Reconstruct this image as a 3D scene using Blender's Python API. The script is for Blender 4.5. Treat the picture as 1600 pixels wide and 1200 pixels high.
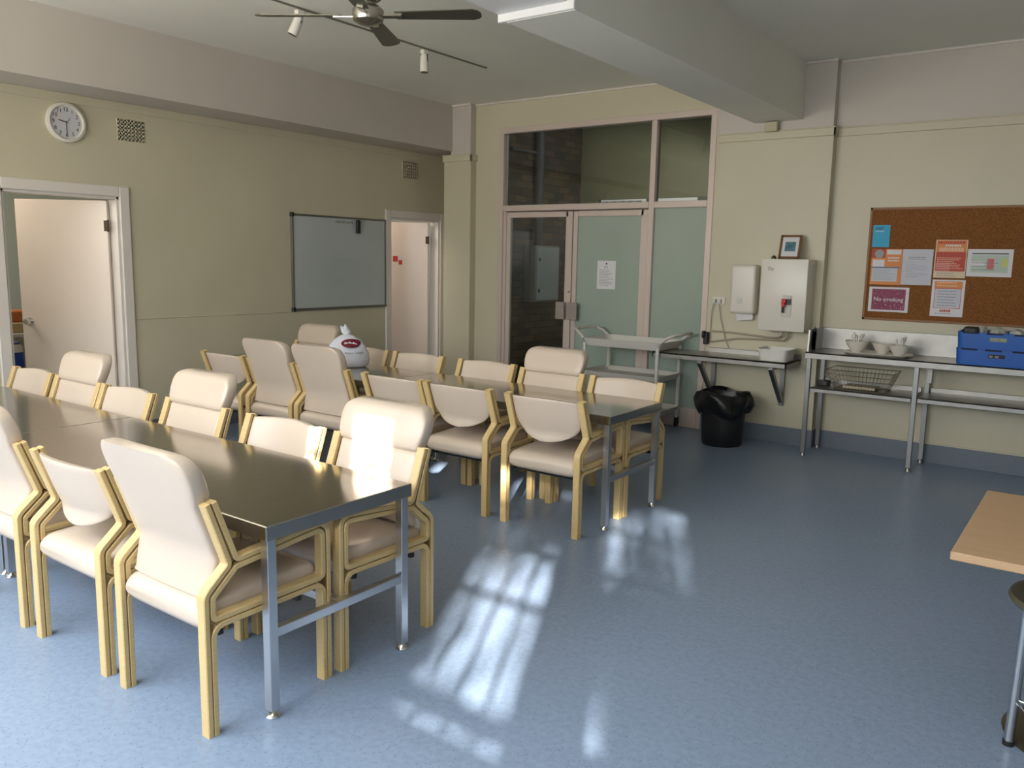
import bpy, bmesh, math, random
from mathutils import Vector, Matrix
random.seed(7)
C = bpy.context.scene.collection
D_ = bpy.data
PI = math.pi
for o in list(D_.objects): D_.objects.remove(o)

# ------------------------------------------------------------ camera, light, exposure
F, YAW, PITCH, ROLL, HCAM = 1281.83, -0.6296, -0.1509, 0.0195, 1.6376
cy, sy = math.cos(YAW), math.sin(YAW)
fw = Vector((sy*math.cos(PITCH), cy*math.cos(PITCH), math.sin(PITCH)))
rt = Vector((cy, -sy, 0)); up = rt.cross(fw)
R_ = rt*math.cos(ROLL) + up*math.sin(ROLL)
U_ = -rt*math.sin(ROLL) + up*math.cos(ROLL)
cd = D_.cameras.new('camera'); cam = D_.objects.new('camera', cd); C.objects.link(cam)
cd.sensor_fit = 'HORIZONTAL'; cd.sensor_width = 36; cd.lens = F/1600*36; cd.clip_start = .02; cd.clip_end = 200
m = Matrix.Identity(4)
for i in range(3):
    m[i][0] = R_[i]; m[i][1] = U_[i]; m[i][2] = -fw[i]
m[0][3], m[1][3], m[2][3] = 0, 0, HCAM
cam.matrix_world = m
bpy.context.scene.camera = cam

vs = bpy.context.scene.view_settings
vs.view_transform = 'Standard'; vs.look = 'None'; vs.gamma = 1; vs.use_curve_mapping = False; vs.exposure = 0.0
w = D_.worlds.new('sky'); bpy.context.scene.world = w; w.use_nodes = True
bg = w.node_tree.nodes['Background']; bg.inputs[0].default_value = (.62, .78, 1, 1); bg.inputs[1].default_value = 1.6

def light(name, kind, loc, direction, energy, color, size=None, size_y=None, angle=None, spread=None):
    l = D_.lights.new(name, kind); l.energy = energy; l.color = color
    if kind == 'AREA':
        l.shape = 'RECTANGLE'; l.size = size; l.size_y = size_y
    if angle is not None: l.angle = angle
    if spread: l.spread = math.radians(spread)
    o = D_.objects.new(name, l); C.objects.link(o); o.location = loc
    o.rotation_euler = Vector(direction).to_track_quat('-Z', 'Y').to_euler()
    return o
# low sun through the window sashes behind the camera; sky light through the window bank
SUNK = .40
light('sun', 'SUN', (0, -6, 6), (-.514, 1, -SUNK), 32.0, (1, .95, .87), angle=math.radians(.7))
light('daylight_window_bank', 'AREA', (-3.8, -.98, 2.15), (0, 1, -1.2), 132, (.86, .93, 1), 4.6, 1.7, spread=130)
light('daylight_window_sash', 'AREA', (-.1, -1.02, 1.75), (0, 1, -1.0), 48, (.86, .93, 1), 1.9, 1.3, spread=130)
light('daylight_window_side', 'AREA', (2.2, -.98, 1.75), (0, 1, -1.0), 8, (.9, .95, 1), 1.4, 1.6, spread=130)
light('horizon_light_window_bank', 'AREA', (-3.8, -.97, 2.1), (0, 1, 0), 18, (1, .95, .86), 4.6, 1.6)
# light thrown up through the windows by the sunlit ground outside
light('ground_light_window_bank', 'AREA', (-3.8, -.96, 2.0), (0, 1, 1.3), 165, (1, .93, .80), 4.6, 1.2, spread=140)
light('ground_light_window_side', 'AREA', (1.4, -.96, 1.6), (0, 1, .9), 20, (1, .93, .80), 2.6, 1.2, spread=140)
light('corridor_fill_light', 'AREA', (-4.2, 8.6, 3.2), (-.5, 0, -1), 13, (.9, .95, 1), .8, 1.0)  # added fill lamp, brightens the corridor behind the glass
light('near_door_fill_light', 'AREA', (-8.0, 2.3, 2.6), (.7, 1, -1.3), 26, (1, .93, .84), .8, .8)  # unseen lamp added to brighten the near door leaf
light('far_door_fill_light', 'AREA', (-7.9, 6.2, 2.6), (.6, 1, -1.3), 26, (1, .88, .80), .8, .8)  # unseen lamp added to brighten the far door leaf

# ------------------------------------------------------------ materials
MATS = {}
def srgb(r, g, b):
    return tuple(((c/255)/12.92 if c/255 <= .04045 else ((c/255+.055)/1.055)**2.4) for c in (r, g, b))
def mat(name, col, rough=.5, metal=0, coat=0, noise=None, bump=0, bscale=60, spec=.5, emit=0, alpha=1, trans=0, sheen=0):
    if name in MATS: return MATS[name]
    M = D_.materials.new(name); M.use_nodes = True
    nt = M.node_tree; b = nt.nodes['Principled BSDF']
    b.inputs['Base Color'].default_value = (*col, 1); b.inputs['Roughness'].default_value = rough
    b.inputs['Metallic'].default_value = metal; b.inputs['Coat Weight'].default_value = coat
    b.inputs['Specular IOR Level'].default_value = spec
    b.inputs['Transmission Weight'].default_value = trans
    tc = nt.nodes.new('ShaderNodeTexCoord')
    if noise:
        sc, amt = noise[0], noise[1]
        n = nt.nodes.new('ShaderNodeTexNoise'); n.inputs['Scale'].default_value = sc; n.inputs['Detail'].default_value = 4
        if len(noise) > 2:
            mp = nt.nodes.new('ShaderNodeMapping'); mp.inputs['Scale'].default_value = noise[2]
            nt.links.new(tc.outputs['Object'], mp.inputs[0]); nt.links.new(mp.outputs[0], n.inputs['Vector'])
        else: nt.links.new(tc.outputs['Object'], n.inputs['Vector'])
        r = nt.nodes.new('ShaderNodeValToRGB')
        r.color_ramp.elements[0].position = .3; r.color_ramp.elements[1].position = .7
        r.color_ramp.elements[0].color = (*[c*(1-amt) for c in col], 1)
        r.color_ramp.elements[1].color = (*[min(1, c*(1+amt)) for c in col], 1)
        nt.links.new(n.outputs['Fac'], r.inputs[0]); nt.links.new(r.outputs[0], b.inputs['Base Color'])
    if bump:
        n2 = nt.nodes.new('ShaderNodeTexNoise'); n2.inputs['Scale'].default_value = bscale
        nt.links.new(tc.outputs['Object'], n2.inputs['Vector'])
        bp = nt.nodes.new('ShaderNodeBump'); bp.inputs['Strength'].default_value = bump; bp.inputs['Distance'].default_value = .01
        nt.links.new(n2.outputs['Fac'], bp.inputs['Height']); nt.links.new(bp.outputs[0], b.inputs['Normal'])
    if emit:
        b.inputs['Emission Color'].default_value = (*col, 1); b.inputs['Emission Strength'].default_value = emit
    MATS[name] = M
    return M

m_wall = mat('cream_wall_paint', srgb(201, 193, 168), .42, noise=(1.3, .035), bump=.05, bscale=9)
m_upper = mat('pale_upper_wall_paint', srgb(198, 190, 181), .5, noise=(1.5, .03), bump=.04, bscale=9)
m_ceil = mat('ceiling_paint', srgb(236, 234, 224), .6, noise=(.9, .03))
m_trimw = mat('white_trim_paint', srgb(222, 214, 206), .4)
m_door = mat('pale_door_paint', srgb(232, 216, 202), .3, noise=(2, .03))
m_alu = mat('beige_window_aluminium', srgb(206, 190, 180), .38, metal=.15)
m_steel = mat('brushed_stainless_steel', (.46, .44, .405), .14, metal=1, noise=(2, .05, (40, 2, 2)))
m_steel_b = mat('bench_stainless_steel', (.34, .33, .31), .38, metal=1, noise=(3, .10, (3, 60, 3)))
m_leg = mat('steel_leg', (.62, .62, .63), .28, metal=1)
m_leg_b = mat('bench_leg_steel', (.30, .30, .295), .38, metal=1)
m_chrome = mat('chrome', (.75, .75, .76), .08, metal=1)
m_black = mat('black_plastic', (.012, .012, .013), .45)
m_bag = mat('black_bin_liner', (.006, .006, .007), .28, bump=.6, bscale=14)
m_wood = mat('blond_bentwood', srgb(208, 180, 126), .36, noise=(6, .07, (3, 3, 30)))
m_groove = mat('bentwood_groove', srgb(128, 100, 58), .6)
m_vinyl = mat('cream_vinyl', srgb(206, 189, 172), .30, noise=(3, .025), bump=.04, bscale=25)
m_vinyl2 = mat('warm_cream_vinyl', srgb(226, 210, 190), .32, noise=(3, .025), bump=.04, bscale=25)
m_white = mat('white_enamel', srgb(224, 218, 206), .3)
m_whitep = mat('white_plastic', srgb(228, 224, 216), .35)
m_greyp = mat('grey_white_plastic', srgb(208, 204, 196), .5)
m_paper = mat('white_paper', srgb(225, 222, 225), .8)
m_ink = mat('printed_ink', (.05, .05, .06), .7)
m_grink = mat('grey_ink', (.25, .25, .27), .7)
m_board = mat('whiteboard_surface', srgb(186, 192, 192), .22, noise=(1.4, .05))
m_cork = None
m_beech = mat('beech_laminate', srgb(206, 170, 132), .38, noise=(2, .05, (1, 14, 1)))
m_crate = mat('blue_crate_plastic', srgb(28, 92, 178), .4)
m_silver = mat('silver_tube', (.62, .64, .66), .25, metal=1)
m_bronze = mat('dark_bronze', srgb(88, 80, 62), .35, metal=.6)
m_fan = mat('fan_blade_metal', srgb(92, 90, 80), .38, metal=.7)
m_fanhub = mat('fan_brushed_nickel', (.40, .38, .34), .25, metal=1)
m_skirt = mat('blue_vinyl_skirting', srgb(112, 120, 132), .45, noise=(60, .05))
m_brass = mat('worn_steel', (.45, .42, .38), .3, metal=1)
m_dark = mat('dark_void', (.01, .01, .01), .9)
m_red = mat('red_plastic', srgb(200, 30, 40), .4)

def floor_mat():
    M = D_.materials.new('speckled_blue_vinyl'); M.use_nodes = True; nt = M.node_tree; b = nt.nodes['Principled BSDF']
    tc = nt.nodes.new('ShaderNodeTexCoord')
    def noise(sc, det=3):
        n = nt.nodes.new('ShaderNodeTexNoise'); n.inputs['Scale'].default_value = sc; n.inputs['Detail'].default_value = det
        nt.links.new(tc.outputs['Object'], n.inputs['Vector']); return n
    base = srgb(134, 151, 175)
    n1 = noise(38, 5); r1 = nt.nodes.new('ShaderNodeValToRGB')
    r1.color_ramp.elements[0].position = .36; r1.color_ramp.elements[1].position = .64
    r1.color_ramp.elements[0].color = (*[c*.93 for c in base], 1); r1.color_ramp.elements[1].color = (*[c*1.05 for c in base], 1)
    nt.links.new(n1.outputs['Fac'], r1.inputs[0])
    v = nt.nodes.new('ShaderNodeTexVoronoi'); v.inputs['Scale'].default_value = 85
    nt.links.new(tc.outputs['Object'], v.inputs['Vector'])
    r2 = nt.nodes.new('ShaderNodeValToRGB'); r2.color_ramp.elements[0].position = .12; r2.color_ramp.elements[1].position = .26
    r2.color_ramp.elements[0].color = (1, 1, 1, 1); r2.color_ramp.elements[1].color = (0, 0, 0, 1)
    nt.links.new(v.outputs['Distance'], r2.inputs[0])
    b.inputs['Specular IOR Level'].default_value = .3
    sep = nt.nodes.new('ShaderNodeSeparateColor'); nt.links.new(v.outputs['Color'], sep.inputs[0])
    gt = nt.nodes.new('ShaderNodeMath'); gt.operation = 'GREATER_THAN'; gt.inputs[1].default_value = .55; nt.links.new(sep.outputs[0], gt.inputs[0])
    ml = nt.nodes.new('ShaderNodeMath'); ml.operation = 'MULTIPLY'; nt.links.new(r2.outputs[0], ml.inputs[0]); nt.links.new(gt.outputs[0], ml.inputs[1])
    mx = nt.nodes.new('ShaderNodeMix'); mx.data_type = 'RGBA'
    nt.links.new(ml.outputs[0], mx.inputs['Factor']); nt.links.new(r1.outputs[0], mx.inputs['A']); mx.inputs['B'].default_value = (*srgb(96, 110, 132), 1)
    nt.links.new(mx.outputs['Result'], b.inputs['Base Color'])
    n3 = noise(1.2, 3); r3 = nt.nodes.new('ShaderNodeMapRange'); r3.inputs['To Min'].default_value = .26; r3.inputs['To Max'].default_value = .40
    nt.links.new(n3.outputs['Fac'], r3.inputs[0]); nt.links.new(r3.outputs[0], b.inputs['Roughness'])
    n4 = noise(30, 2); bp = nt.nodes.new('ShaderNodeBump'); bp.inputs['Strength'].default_value = .015; bp.inputs['Distance'].default_value = .01
    nt.links.new(n4.outputs['Fac'], bp.inputs['Height']); nt.links.new(bp.outputs[0], b.inputs['Normal'])
    return M
m_floor = floor_mat()
def cork_mat():
    M = D_.materials.new('cork'); M.use_nodes = True; nt = M.node_tree; b = nt.nodes['Principled BSDF']
    tc = nt.nodes.new('ShaderNodeTexCoord'); n = nt.nodes.new('ShaderNodeTexNoise'); n.inputs['Scale'].default_value = 160; n.inputs['Detail'].default_value = 5
    nt.links.new(tc.outputs['Object'], n.inputs['Vector'])
    r = nt.nodes.new('ShaderNodeValToRGB'); r.color_ramp.elements[0].position = .35; r.color_ramp.elements[1].position = .62
    r.color_ramp.elements[0].color = (*srgb(96, 58, 24), 1); r.color_ramp.elements[1].color = (*srgb(150, 96, 44), 1)
    nt.links.new(n.outputs['Fac'], r.inputs[0]); nt.links.new(r.outputs[0], b.inputs['Base Color']); b.inputs['Roughness'].default_value = .9
    return M
m_cork = cork_mat()
def brick_mat():
    M = D_.materials.new('brown_brick'); M.use_nodes = True; nt = M.node_tree; b = nt.nodes['Principled BSDF']
    tc = nt.nodes.new('ShaderNodeTexCoord'); mp = nt.nodes.new('ShaderNodeMapping'); mp.inputs['Rotation'].default_value = (0, PI/2, 0)
    sp = nt.nodes.new('ShaderNodeSeparateXYZ'); cb = nt.nodes.new('ShaderNodeCombineXYZ')
    nt.links.new(tc.outputs['Object'], sp.inputs[0]); nt.links.new(sp.outputs[1], cb.inputs[0]); nt.links.new(sp.outputs[2], cb.inputs[1])
    k = nt.nodes.new('ShaderNodeTexBrick'); k.inputs['Scale'].default_value = 1; k.inputs['Brick Width'].default_value = .24; k.inputs['Row Height'].default_value = .086
    k.inputs['Mortar Size'].default_value = .006
    k.inputs['Color1'].default_value = (*srgb(120, 98, 74), 1); k.inputs['Color2'].default_value = (*srgb(70, 58, 48), 1); k.inputs['Mortar'].default_value = (*srgb(60, 54, 48), 1)
    nt.links.new(cb.outputs[0], k.inputs['Vector']); nt.links.new(k.outputs['Color'], b.inputs['Base Color']); b.inputs['Roughness'].default_value = .9
    return M
m_brick = brick_mat()
def glass_mat(name, tint=(1, 1, 1), refl=.10, rough=.02):
    M = D_.materials.new(name); M.use_nodes = True; nt = M.node_tree; nt.nodes.remove(nt.nodes['Principled BSDF'])
    out = nt.nodes['Material Output']; t = nt.nodes.new('ShaderNodeBsdfTransparent'); t.inputs[0].default_value = (*tint, 1)
    g = nt.nodes.new('ShaderNodeBsdfGlossy'); g.inputs['Roughness'].default_value = rough
    fr = nt.nodes.new('ShaderNodeFresnel'); fr.inputs['IOR'].default_value = 1.5
    mx = nt.nodes.new('ShaderNodeMixShader'); nt.links.new(fr.outputs[0], mx.inputs[0]); nt.links.new(t.outputs[0], mx.inputs[1]); nt.links.new(g.outputs[0], mx.inputs[2])
    nt.links.new(mx.outputs[0], out.inputs[0]); return M
m_glass = glass_mat('clear_glass', (.80, .82, .80))
m_frost = mat('frosted_green_glass', srgb(158, 172, 160), .16, noise=(1.5, .03), coat=.3)

# ------------------------------------------------------------ mesh helpers
def new(name, bm, m, parent=None, smooth=None, loc=None):
    me = D_.meshes.new(name); bmesh.ops.recalc_face_normals(bm, faces=bm.faces); bm.to_mesh(me); bm.free()
    for mm in (m if isinstance(m, (list, tuple)) else [m]): me.materials.append(mm)
    o = D_.objects.new(name, me); C.objects.link(o)
    if smooth:
        for p in me.polygons: p.use_smooth = True
        me.set_sharp_from_angle(angle=math.radians(smooth))
    if parent: o.parent = parent
    if loc: o.location = loc
    return o
def box(bm, x0, x1, y0, y1, z0, z1, bev=0, M=None, mi=0, seg=1):
    if x0 > x1: x0, x1 = x1, x0
    if y0 > y1: y0, y1 = y1, y0
    if z0 > z1: z0, z1 = z1, z0
    b2 = bmesh.new()
    r = bmesh.ops.create_cube(b2, size=1)
    for v in b2.verts:
        v.co = Vector(((x0+x1)/2+v.co.x*(x1-x0), (y0+y1)/2+v.co.y*(y1-y0), (z0+z1)/2+v.co.z*(z1-z0)))
    if bev: bmesh.ops.bevel(b2, geom=list(b2.edges), offset=min(bev, .45*min(x1-x0, y1-y0, z1-z0)), segments=seg, affect='EDGES', profile=.6)
    if M: b2.transform(M)
    merge(bm, b2, mi)
def merge(bm, b2, mi=0):
    vm = {v: bm.verts.new(v.co) for v in b2.verts}
    for f in b2.faces:
        try:
            nf = bm.faces.new([vm[v] for v in f.verts]); nf.material_index = mi
        except ValueError: pass
    b2.free()
def boxes(*bs, bev=0, seg=1):
    bm = bmesh.new()
    for b in bs: box(bm, *b, bev=bev, seg=seg)
    return bm
def frame_of(d):
    d = d.normalized(); a = Vector((0, 0, 1)) if abs(d.z) < .95 else Vector((1, 0, 0))
    u = d.cross(a).normalized(); return u, d.cross(u).normalized()
def tube(bm, pts, r, n=10, cap=True, closed=False, mi=0):
    pts = [Vector(p) for p in pts]; rings = []; N = len(pts)
    rr = r if isinstance(r, (list, tuple)) else [r]*N
    pu = None
    for i, p in enumerate(pts):
        if closed: d = pts[(i+1) % N]-pts[i-1]
        else: d = pts[min(i+1, N-1)]-pts[max(i-1, 0)]
        d.normalize()
        if pu is None: u, v = frame_of(d)
        else:
            u = (pu - d*pu.dot(d)).normalized(); v = d.cross(u)
        pu = u
        rings.append([bm.verts.new(p+u*math.cos(2*PI*k/n)*rr[i]+v*math.sin(2*PI*k/n)*rr[i]) for k in range(n)])
    M_ = N if closed else N-1
    for i in range(M_):
        a, b = rings[i], rings[(i+1) % N]
        for k in range(n):
            f = bm.faces.new((a[k], a[(k+1) % n], b[(k+1) % n], b[k])); f.material_index = mi
    if cap and not closed:
        bm.faces.new(rings[0][::-1]).material_index = mi; bm.faces.new(rings[-1]).material_index = mi
def lathe(bm, prof, cx=0, cy_=0, n=28, mi=0, M=None):
    b2 = bmesh.new(); rings = []
    for r, z in prof:
        if r < 1e-5: rings.append([b2.verts.new((cx, cy_, z))])
        else: rings.append([b2.verts.new((cx+r*math.cos(2*PI*k/n), cy_+r*math.sin(2*PI*k/n), z)) for k in range(n)])
    for a, b in zip(rings, rings[1:]):
        if len(a) == 1 and len(b) == 1: continue
        for k in range(n):
            k2 = (k+1) % n
            if len(a) == 1: b2.faces.new((a[0], b[k2], b[k]))
            elif len(b) == 1: b2.faces.new((a[k], a[k2], b[0]))
            else: b2.faces.new((a[k], a[k2], b[k2], b[k]))
    if M: b2.transform(M)
    merge(bm, b2, mi)
def loft(bm, secs, n=28, e=4.0, closed_ends=True):
    """secs: (axis-dependent function results) list of rings of points"""
    rings = [[bm.verts.new(p) for p in s] for s in secs]
    n = len(rings[0])
    for a, b in zip(rings, rings[1:]):
        for k in range(n): bm.faces.new((a[k], a[(k+1) % n], b[(k+1) % n], b[k]))
    if closed_ends:
        bm.faces.new(rings[0][::-1]); bm.faces.new(rings[-1])
def superell(n, a, b, e):
    out = []
    for k in range(n):
        t = 2*PI*k/n; c, s = math.cos(t), math.sin(t)
        out.append((a*math.copysign(abs(c)**(2/e), c), b*math.copysign(abs(s)**(2/e), s)))
    return out
def text_mesh(body, size, extrude=.0004, align='CENTER'):
    cu = D_.curves.new('lettering', 'FONT'); cu.body = body; cu.size = size; cu.extrude = extrude
    cu.align_x = align; cu.align_y = 'CENTER'
    o = D_.objects.new('lettering', cu); C.objects.link(o)
    bpy.context.view_layer.update()
    me = D_.meshes.new_from_object(o.evaluated_get(bpy.context.evaluated_depsgraph_get()))
    D_.objects.remove(o); D_.curves.remove(cu); me.materials.clear()
    return me
def text(name, body, size, M, m, parent=None, align='CENTER', sx=1.0):
    me = text_mesh(body, size, align=align)
    me.transform(M @ Matrix.Diagonal((sx, 1, 1, 1))); me.materials.append(m)
    o = D_.objects.new(name, me); C.objects.link(o)
    if parent: o.parent = parent
    return o
def tag(o, label, cat, group=None):
    o['label'] = label; o['category'] = cat
    if group: o['group'] = group
    return o
def thing(name, label, cat, loc=(0, 0, 0), rz=0, group=None):
    o = D_.objects.new(name, None); C.objects.link(o); o.location = loc; o.rotation_euler = (0, 0, rz)
    o.empty_display_size = .1
    return tag(o, label, cat, group)
def struct(name, bm, m, parent=None, smooth=None):
    o = new(name, bm, m, parent, smooth)
    if not parent: o['kind'] = 'structure'
    return o
def children(o): return [c for c in D_.objects if c.parent == o]
def copy_tree(src, kids):
    r = src.copy(); C.objects.link(r)
    def rec(s, p):
        for c in kids.get(s.name, []):
            d = c.copy(); C.objects.link(d); d.parent = p; rec(c, d)
    rec(src, r); return r
def kidmap(src):
    mp = {}
    def rec(s):
        mp[s.name] = children(s)
        for c in mp[s.name]: rec(c)
    rec(src); return mp

# facing matrices: local (x right, y up, z out of the wall) -> world
def facing_back(x, y, z):    # on the back wall, seen from -y
    return Matrix(((1, 0, 0, x), (0, 0, -1, y), (0, 1, 0, z), (0, 0, 0, 1)))
def facing_left(x, y, z):    # on the left wall, facing +x ; right of the viewer = +y
    return Matrix(((0, 0, 1, x), (1, 0, 0, y), (0, 1, 0, z), (0, 0, 0, 1)))

# ------------------------------------------------------------ room
XL, XB, YB, YP, YR, XR, ZC, ZM = -6.83, -6.37, 7.58, 7.48, -.9, 3.2, 3.37, 2.815
struct('floor', boxes((XL-3, XR+.1, YR-.2, 10.5, -.1, 0)), m_floor)
struct('ceiling', boxes((XL-3, XR+.1, YR-.2, 10.5, ZC, ZC+.15)), m_ceil)
# left wall with two door openings
D1a, D1b, D2a, D2b, DH = 2.805, 3.72, 6.93, 7.79, 2.09
bm = boxes((XL-.12, XL, YR, D1a, 0, ZC), (XL-.12, XL, D1a, D1b, DH, ZC), (XL-.12, XL, D1b, D2a, 0, ZC),
           (XL-.12, XL, D2a, D2b, DH, ZC), (XL-.12, XL, D2b, 8.10, 0, ZC), (XL, -6.45, 8.0, 8.10, 0, ZC))
struct('wall_left', bm, m_wall)
struct('wall_left_bulkhead', boxes((XL, XB, YR, YP+.02, 2.86, ZC), (XL, -6.49, YP+.02, 8.0, 2.86, ZC)), m_upper)
struct('trim_1', boxes((XL, XL+.012, YR, 8.0, 2.79, 2.86), (XL, XL+.006, D1b+.09, D2a-.09, 1.055, 1.063), bev=.003), m_wall)
struct('baseboard_left', boxes((XL, XL+.015, YR, D1a-.09, 0, .16), (XL, XL+.015, D1b+.09, D2a-.09, 0, .16)), m_skirt)
# back wall
WX0, WX1, WZ = -5.745, -3.20, 3.07
bm = boxes((-6.40, WX0, YB, YB+.11, 0, ZC), (WX0, WX1, YB, YB+.11, WZ, ZC), (WX1, XR, YB, YB+.11, 0, ZM))
struct('wall_back', bm, m_wall)
struct('wall_back_upper', boxes((WX1, XR, YB-.004, YB+.11, ZM, ZC)), m_upper)
struct('wall_pier_right', boxes((-3.12, -2.09, YP, YB+.01, 0, ZM)), m_wall)
struct('wall_pier_left', boxes((-6.49, -6.09, YP, 8.0, 0, ZM)), m_wall)
struct('wall_pier_right_upper', boxes((-3.12, -2.10, YP+.003, YB, ZM, ZC)), m_upper)
struct('wall_pier_left_upper', boxes((XB-.02, -6.10, YP+.003, YB, ZM, ZC)), m_upper)
bm = boxes((-3.12, -2.07, YP-.02, YP, ZM-.075, ZM-.005), (-2.09, XR, YB-.02, YB, ZM-.075, ZM-.005), (-2.09, -2.07, YP-.02, YB, ZM-.075, ZM-.005),
           (-6.50, -6.07, YP-.02, YP, ZM-.075, ZM-.005), (-6.09, -6.07, YP-.02, YB, ZM-.075, ZM-.005),
           (-3.12, -2.07, YP-.028, YP, ZM-.012, ZM), (-2.09, XR, YB-.028, YB, ZM-.012, ZM), (-6.50, -6.07, YP-.028, YP, ZM-.012, ZM), bev=.003)
struct('trim_2', bm, m_wall)
# cornice line
bm = boxes((-6.10, -2.80, YB-.02, YB, ZC-.02, ZC), (-2.36, -2.09, YP-.02, YP, ZC-.02, ZC), (-2.09, XR, YB-.02, YB, ZC-.02, ZC), (XB, -6.09, YP-.02, YP, ZC-.02, ZC), bev=.004)
struct('trim_3', bm, m_trimw)
bm = boxes((-3.12, -2.09, YP-.008, YP, 0, .16), (-2.09, XR, YB-.008, YB, 0, .16), (-2.09, -2.082, YP, YB, 0, .16), (-6.49, -6.09, YP-.008, YP, 0, .16), (-6.09, -5.75, YB-.008, YB, 0, .16), (WX1, -3.12, YB-.008, YB, 0, .16))
struct('baseboard_back', bm, m_skirt)
bm = boxes((-3.12, -2.085, YP-.012, YP, .16, .172), (-2.085, XR, YB-.012, YB, .16, .172), (-6.49, -6.09, YP-.012, YP, .16, .172))
struct('trim_4', bm, m_wall)
# beam and its step
struct('ceiling_beam', boxes((-2.79, -2.362, 3.72, YP+.02, 2.893, ZC+.01)), m_ceil)
bm = boxes((-2.83, -2.40, YR, 3.72, 2.935, ZC+.01)); box(bm, -2.84, -2.355, 3.70, 3.73, 2.895, ZC, bev=.004)
struct('ceiling_beam_front', bm, mat('light_whitened_beam_paint', srgb(228, 228, 228), .4))  # white tone stands in for the light falling on the near beam
# right wall and rear wall with windows
struct('wall_right', boxes((XR, XR+.1, YR, YB+.2, 0, ZC)), m_wall)
s0 = [(-1.30, -1.14), (-.98, -.70), (-.50, .06), (.31, .88)]
ops = [(-6.1, -1.5, 1.15, 3.05)] + [(a, b, 1.98 if a < -1.2 else 1.148, 2.36) for a, b in s0] + [(1.5, 2.9, .95, 2.6)]
bm = bmesh.new(); px = XL-.12
for a, b, z0, z1 in ops:
    box(bm, px, a, YR-.1, YR, 0, ZC); box(bm, a, b, YR-.1, YR, 0, z0); box(bm, a, b, YR-.1, YR, z1, ZC); px = b
box(bm, px, XR+.1, YR-.1, YR, 0, ZC)
struct('wall_rear', bm, m_wall)
for i, (a, b, z0, z1) in enumerate(ops):
    bm = boxes((a, a+.02, YR-.07, YR-.03, z0, z1), (b-.02, b, YR-.07, YR-.03, z0, z1), (a, b, YR-.07, YR-.03, z0, z0+.03), (a, b, YR-.07, YR-.03, z1-.03, z1))
    if 1 <= i <= 4:
        nn = max(1, round((b-a)/.14))
        for k in range(1, nn): xx = a+(b-a)*k/nn; box(bm, xx-.008, xx+.008, YR-.06, YR-.04, z0, z1)
        for zz, hz in ((1.232, .03), (1.60, .014), (1.84, .014), (2.1, .014)):
            if zz > z0: box(bm, a, b, YR-.06, YR-.04, zz-hz, zz+hz)
    else:
        n = 5 if i == 0 else 2
        for k in range(1, n): xx = a+(b-a)*k/n; box(bm, xx-.02, xx+.02, YR-.07, YR-.03, z0, z1)
        box(bm, a, b, YR-.07, YR-.03, 1.7, 1.74)
    struct('window_%d' % (i+3), bm, m_trimw)
# unseen blocks added outside to keep the sun off the bank and side windows
struct('outside_sun_block', boxes((-7, -.35, -3.3, -3.0, 0, 4.6), (2.05, 5.5, -3.3, -3.0, 0, 4.6)), mat('sun_block_grey', (.35, .33, .3), .9))
# foliage outside that dapples the sun
bm = bmesh.new()
def leaf(bm, p, s):
    u = Vector((random.gauss(0, 1), random.gauss(0, 1), random.gauss(0, 1))).normalized(); v = u.orthogonal().normalized()
    a = [bm.verts.new(p+u*s), bm.verts.new(p+v*s*.5), bm.verts.new(p-u*s), bm.verts.new(p-v*s*.5)]
    bm.faces.new(a)
def sunpt(s, yf, back=5.0):      # a point outside on the ray that lands at floor depth yf in column s
    xf = s-(yf-3.144)*.514; t = yf+.9+back
    return Vector((xf+.514*t, yf-t, SUNK*t))
def clump(s, yf, n, rad, ls=.055):
    c = sunpt(s, yf)
    for k in range(n):
        leaf(bm, c+Vector((random.gauss(0, rad*.6), random.gauss(0, .2), random.gauss(0, rad*.6))), random.uniform(.6, 1.2)*ls)
for (s, yf, n, rad) in ((-2.10, 2.85, 22, .08), (-2.10, 2.45, 18, .07), (-2.46, 3.42, 10, .05), (-1.75, 3.1, 240, .16), (-1.45, 2.95, 420, .25), (-1.45, 2.5, 260, .12),
                        (-1.45, 3.5, 200, .2), (-1.3, 2.3, 260, .10), (-1.4, 4.35, 150, .3), (-1.6, 3.9, 60, .1), (-1.68, 4.85, 160, .14), (-2.3, 4.5, 260, .2), (-2.1, 4.2, 120, .12), (-2.2, 3.95, 160, .12), (-2.5, 3.95, 120, .12), (-2.9, 3.2, 600, .3), (-2.9, 2.5, 600, .3), (-2.85, 2.1, 200, .15),
                        (-1.45, 2.0, 120, .15), (-2.45, 2.06, 14, .05), (-2.2, 2.06, 20, .08)):
    clump(s, yf, n, rad)
o = new('outside_tree_foliage', bm, mat('leaf_green', (.07, .14, .04), .6)); o['kind'] = 'stuff'
tag(o, 'leafy branches outside the window sashes behind the viewer', 'foliage')

# ------------------------------------------------------------ glazed partition with doors (window_1)
wy = YB
def fr(bm, x0, x1, z0, z1, y0=.0, y1=.09, bev=.004): box(bm, x0, x1, wy+y0, wy+y1, z0, z1, bev=bev)
bm = bmesh.new()
fr(bm, WX0-.012, WX0+.05, 0, WZ+.012, -.006); fr(bm, WX1-.05, WX1+.012, 0, WZ+.012, -.006); fr(bm, WX0, WX1, WZ-.05, WZ+.012, -.0065)
fr(bm, -3.87, -3.81, 0, WZ-.05, -.005); fr(bm, WX0+.05, -3.87, 2.17, 2.235, -.005); fr(bm, -3.81, WX1-.05, 2.17, 2.235, -.005)
fr(bm, -3.81, WX1-.05, 0, .19)
fr(bm, WX0+.05, WX0+.09, 0, 2.17, .01)
win = struct('window_1', bm, m_alu)
def pane(name, x0, x1, z0, z1, y, m, par):
    return new(name, boxes((x0, x1, y, y+.006, z0, z1)), m, par)
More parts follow.
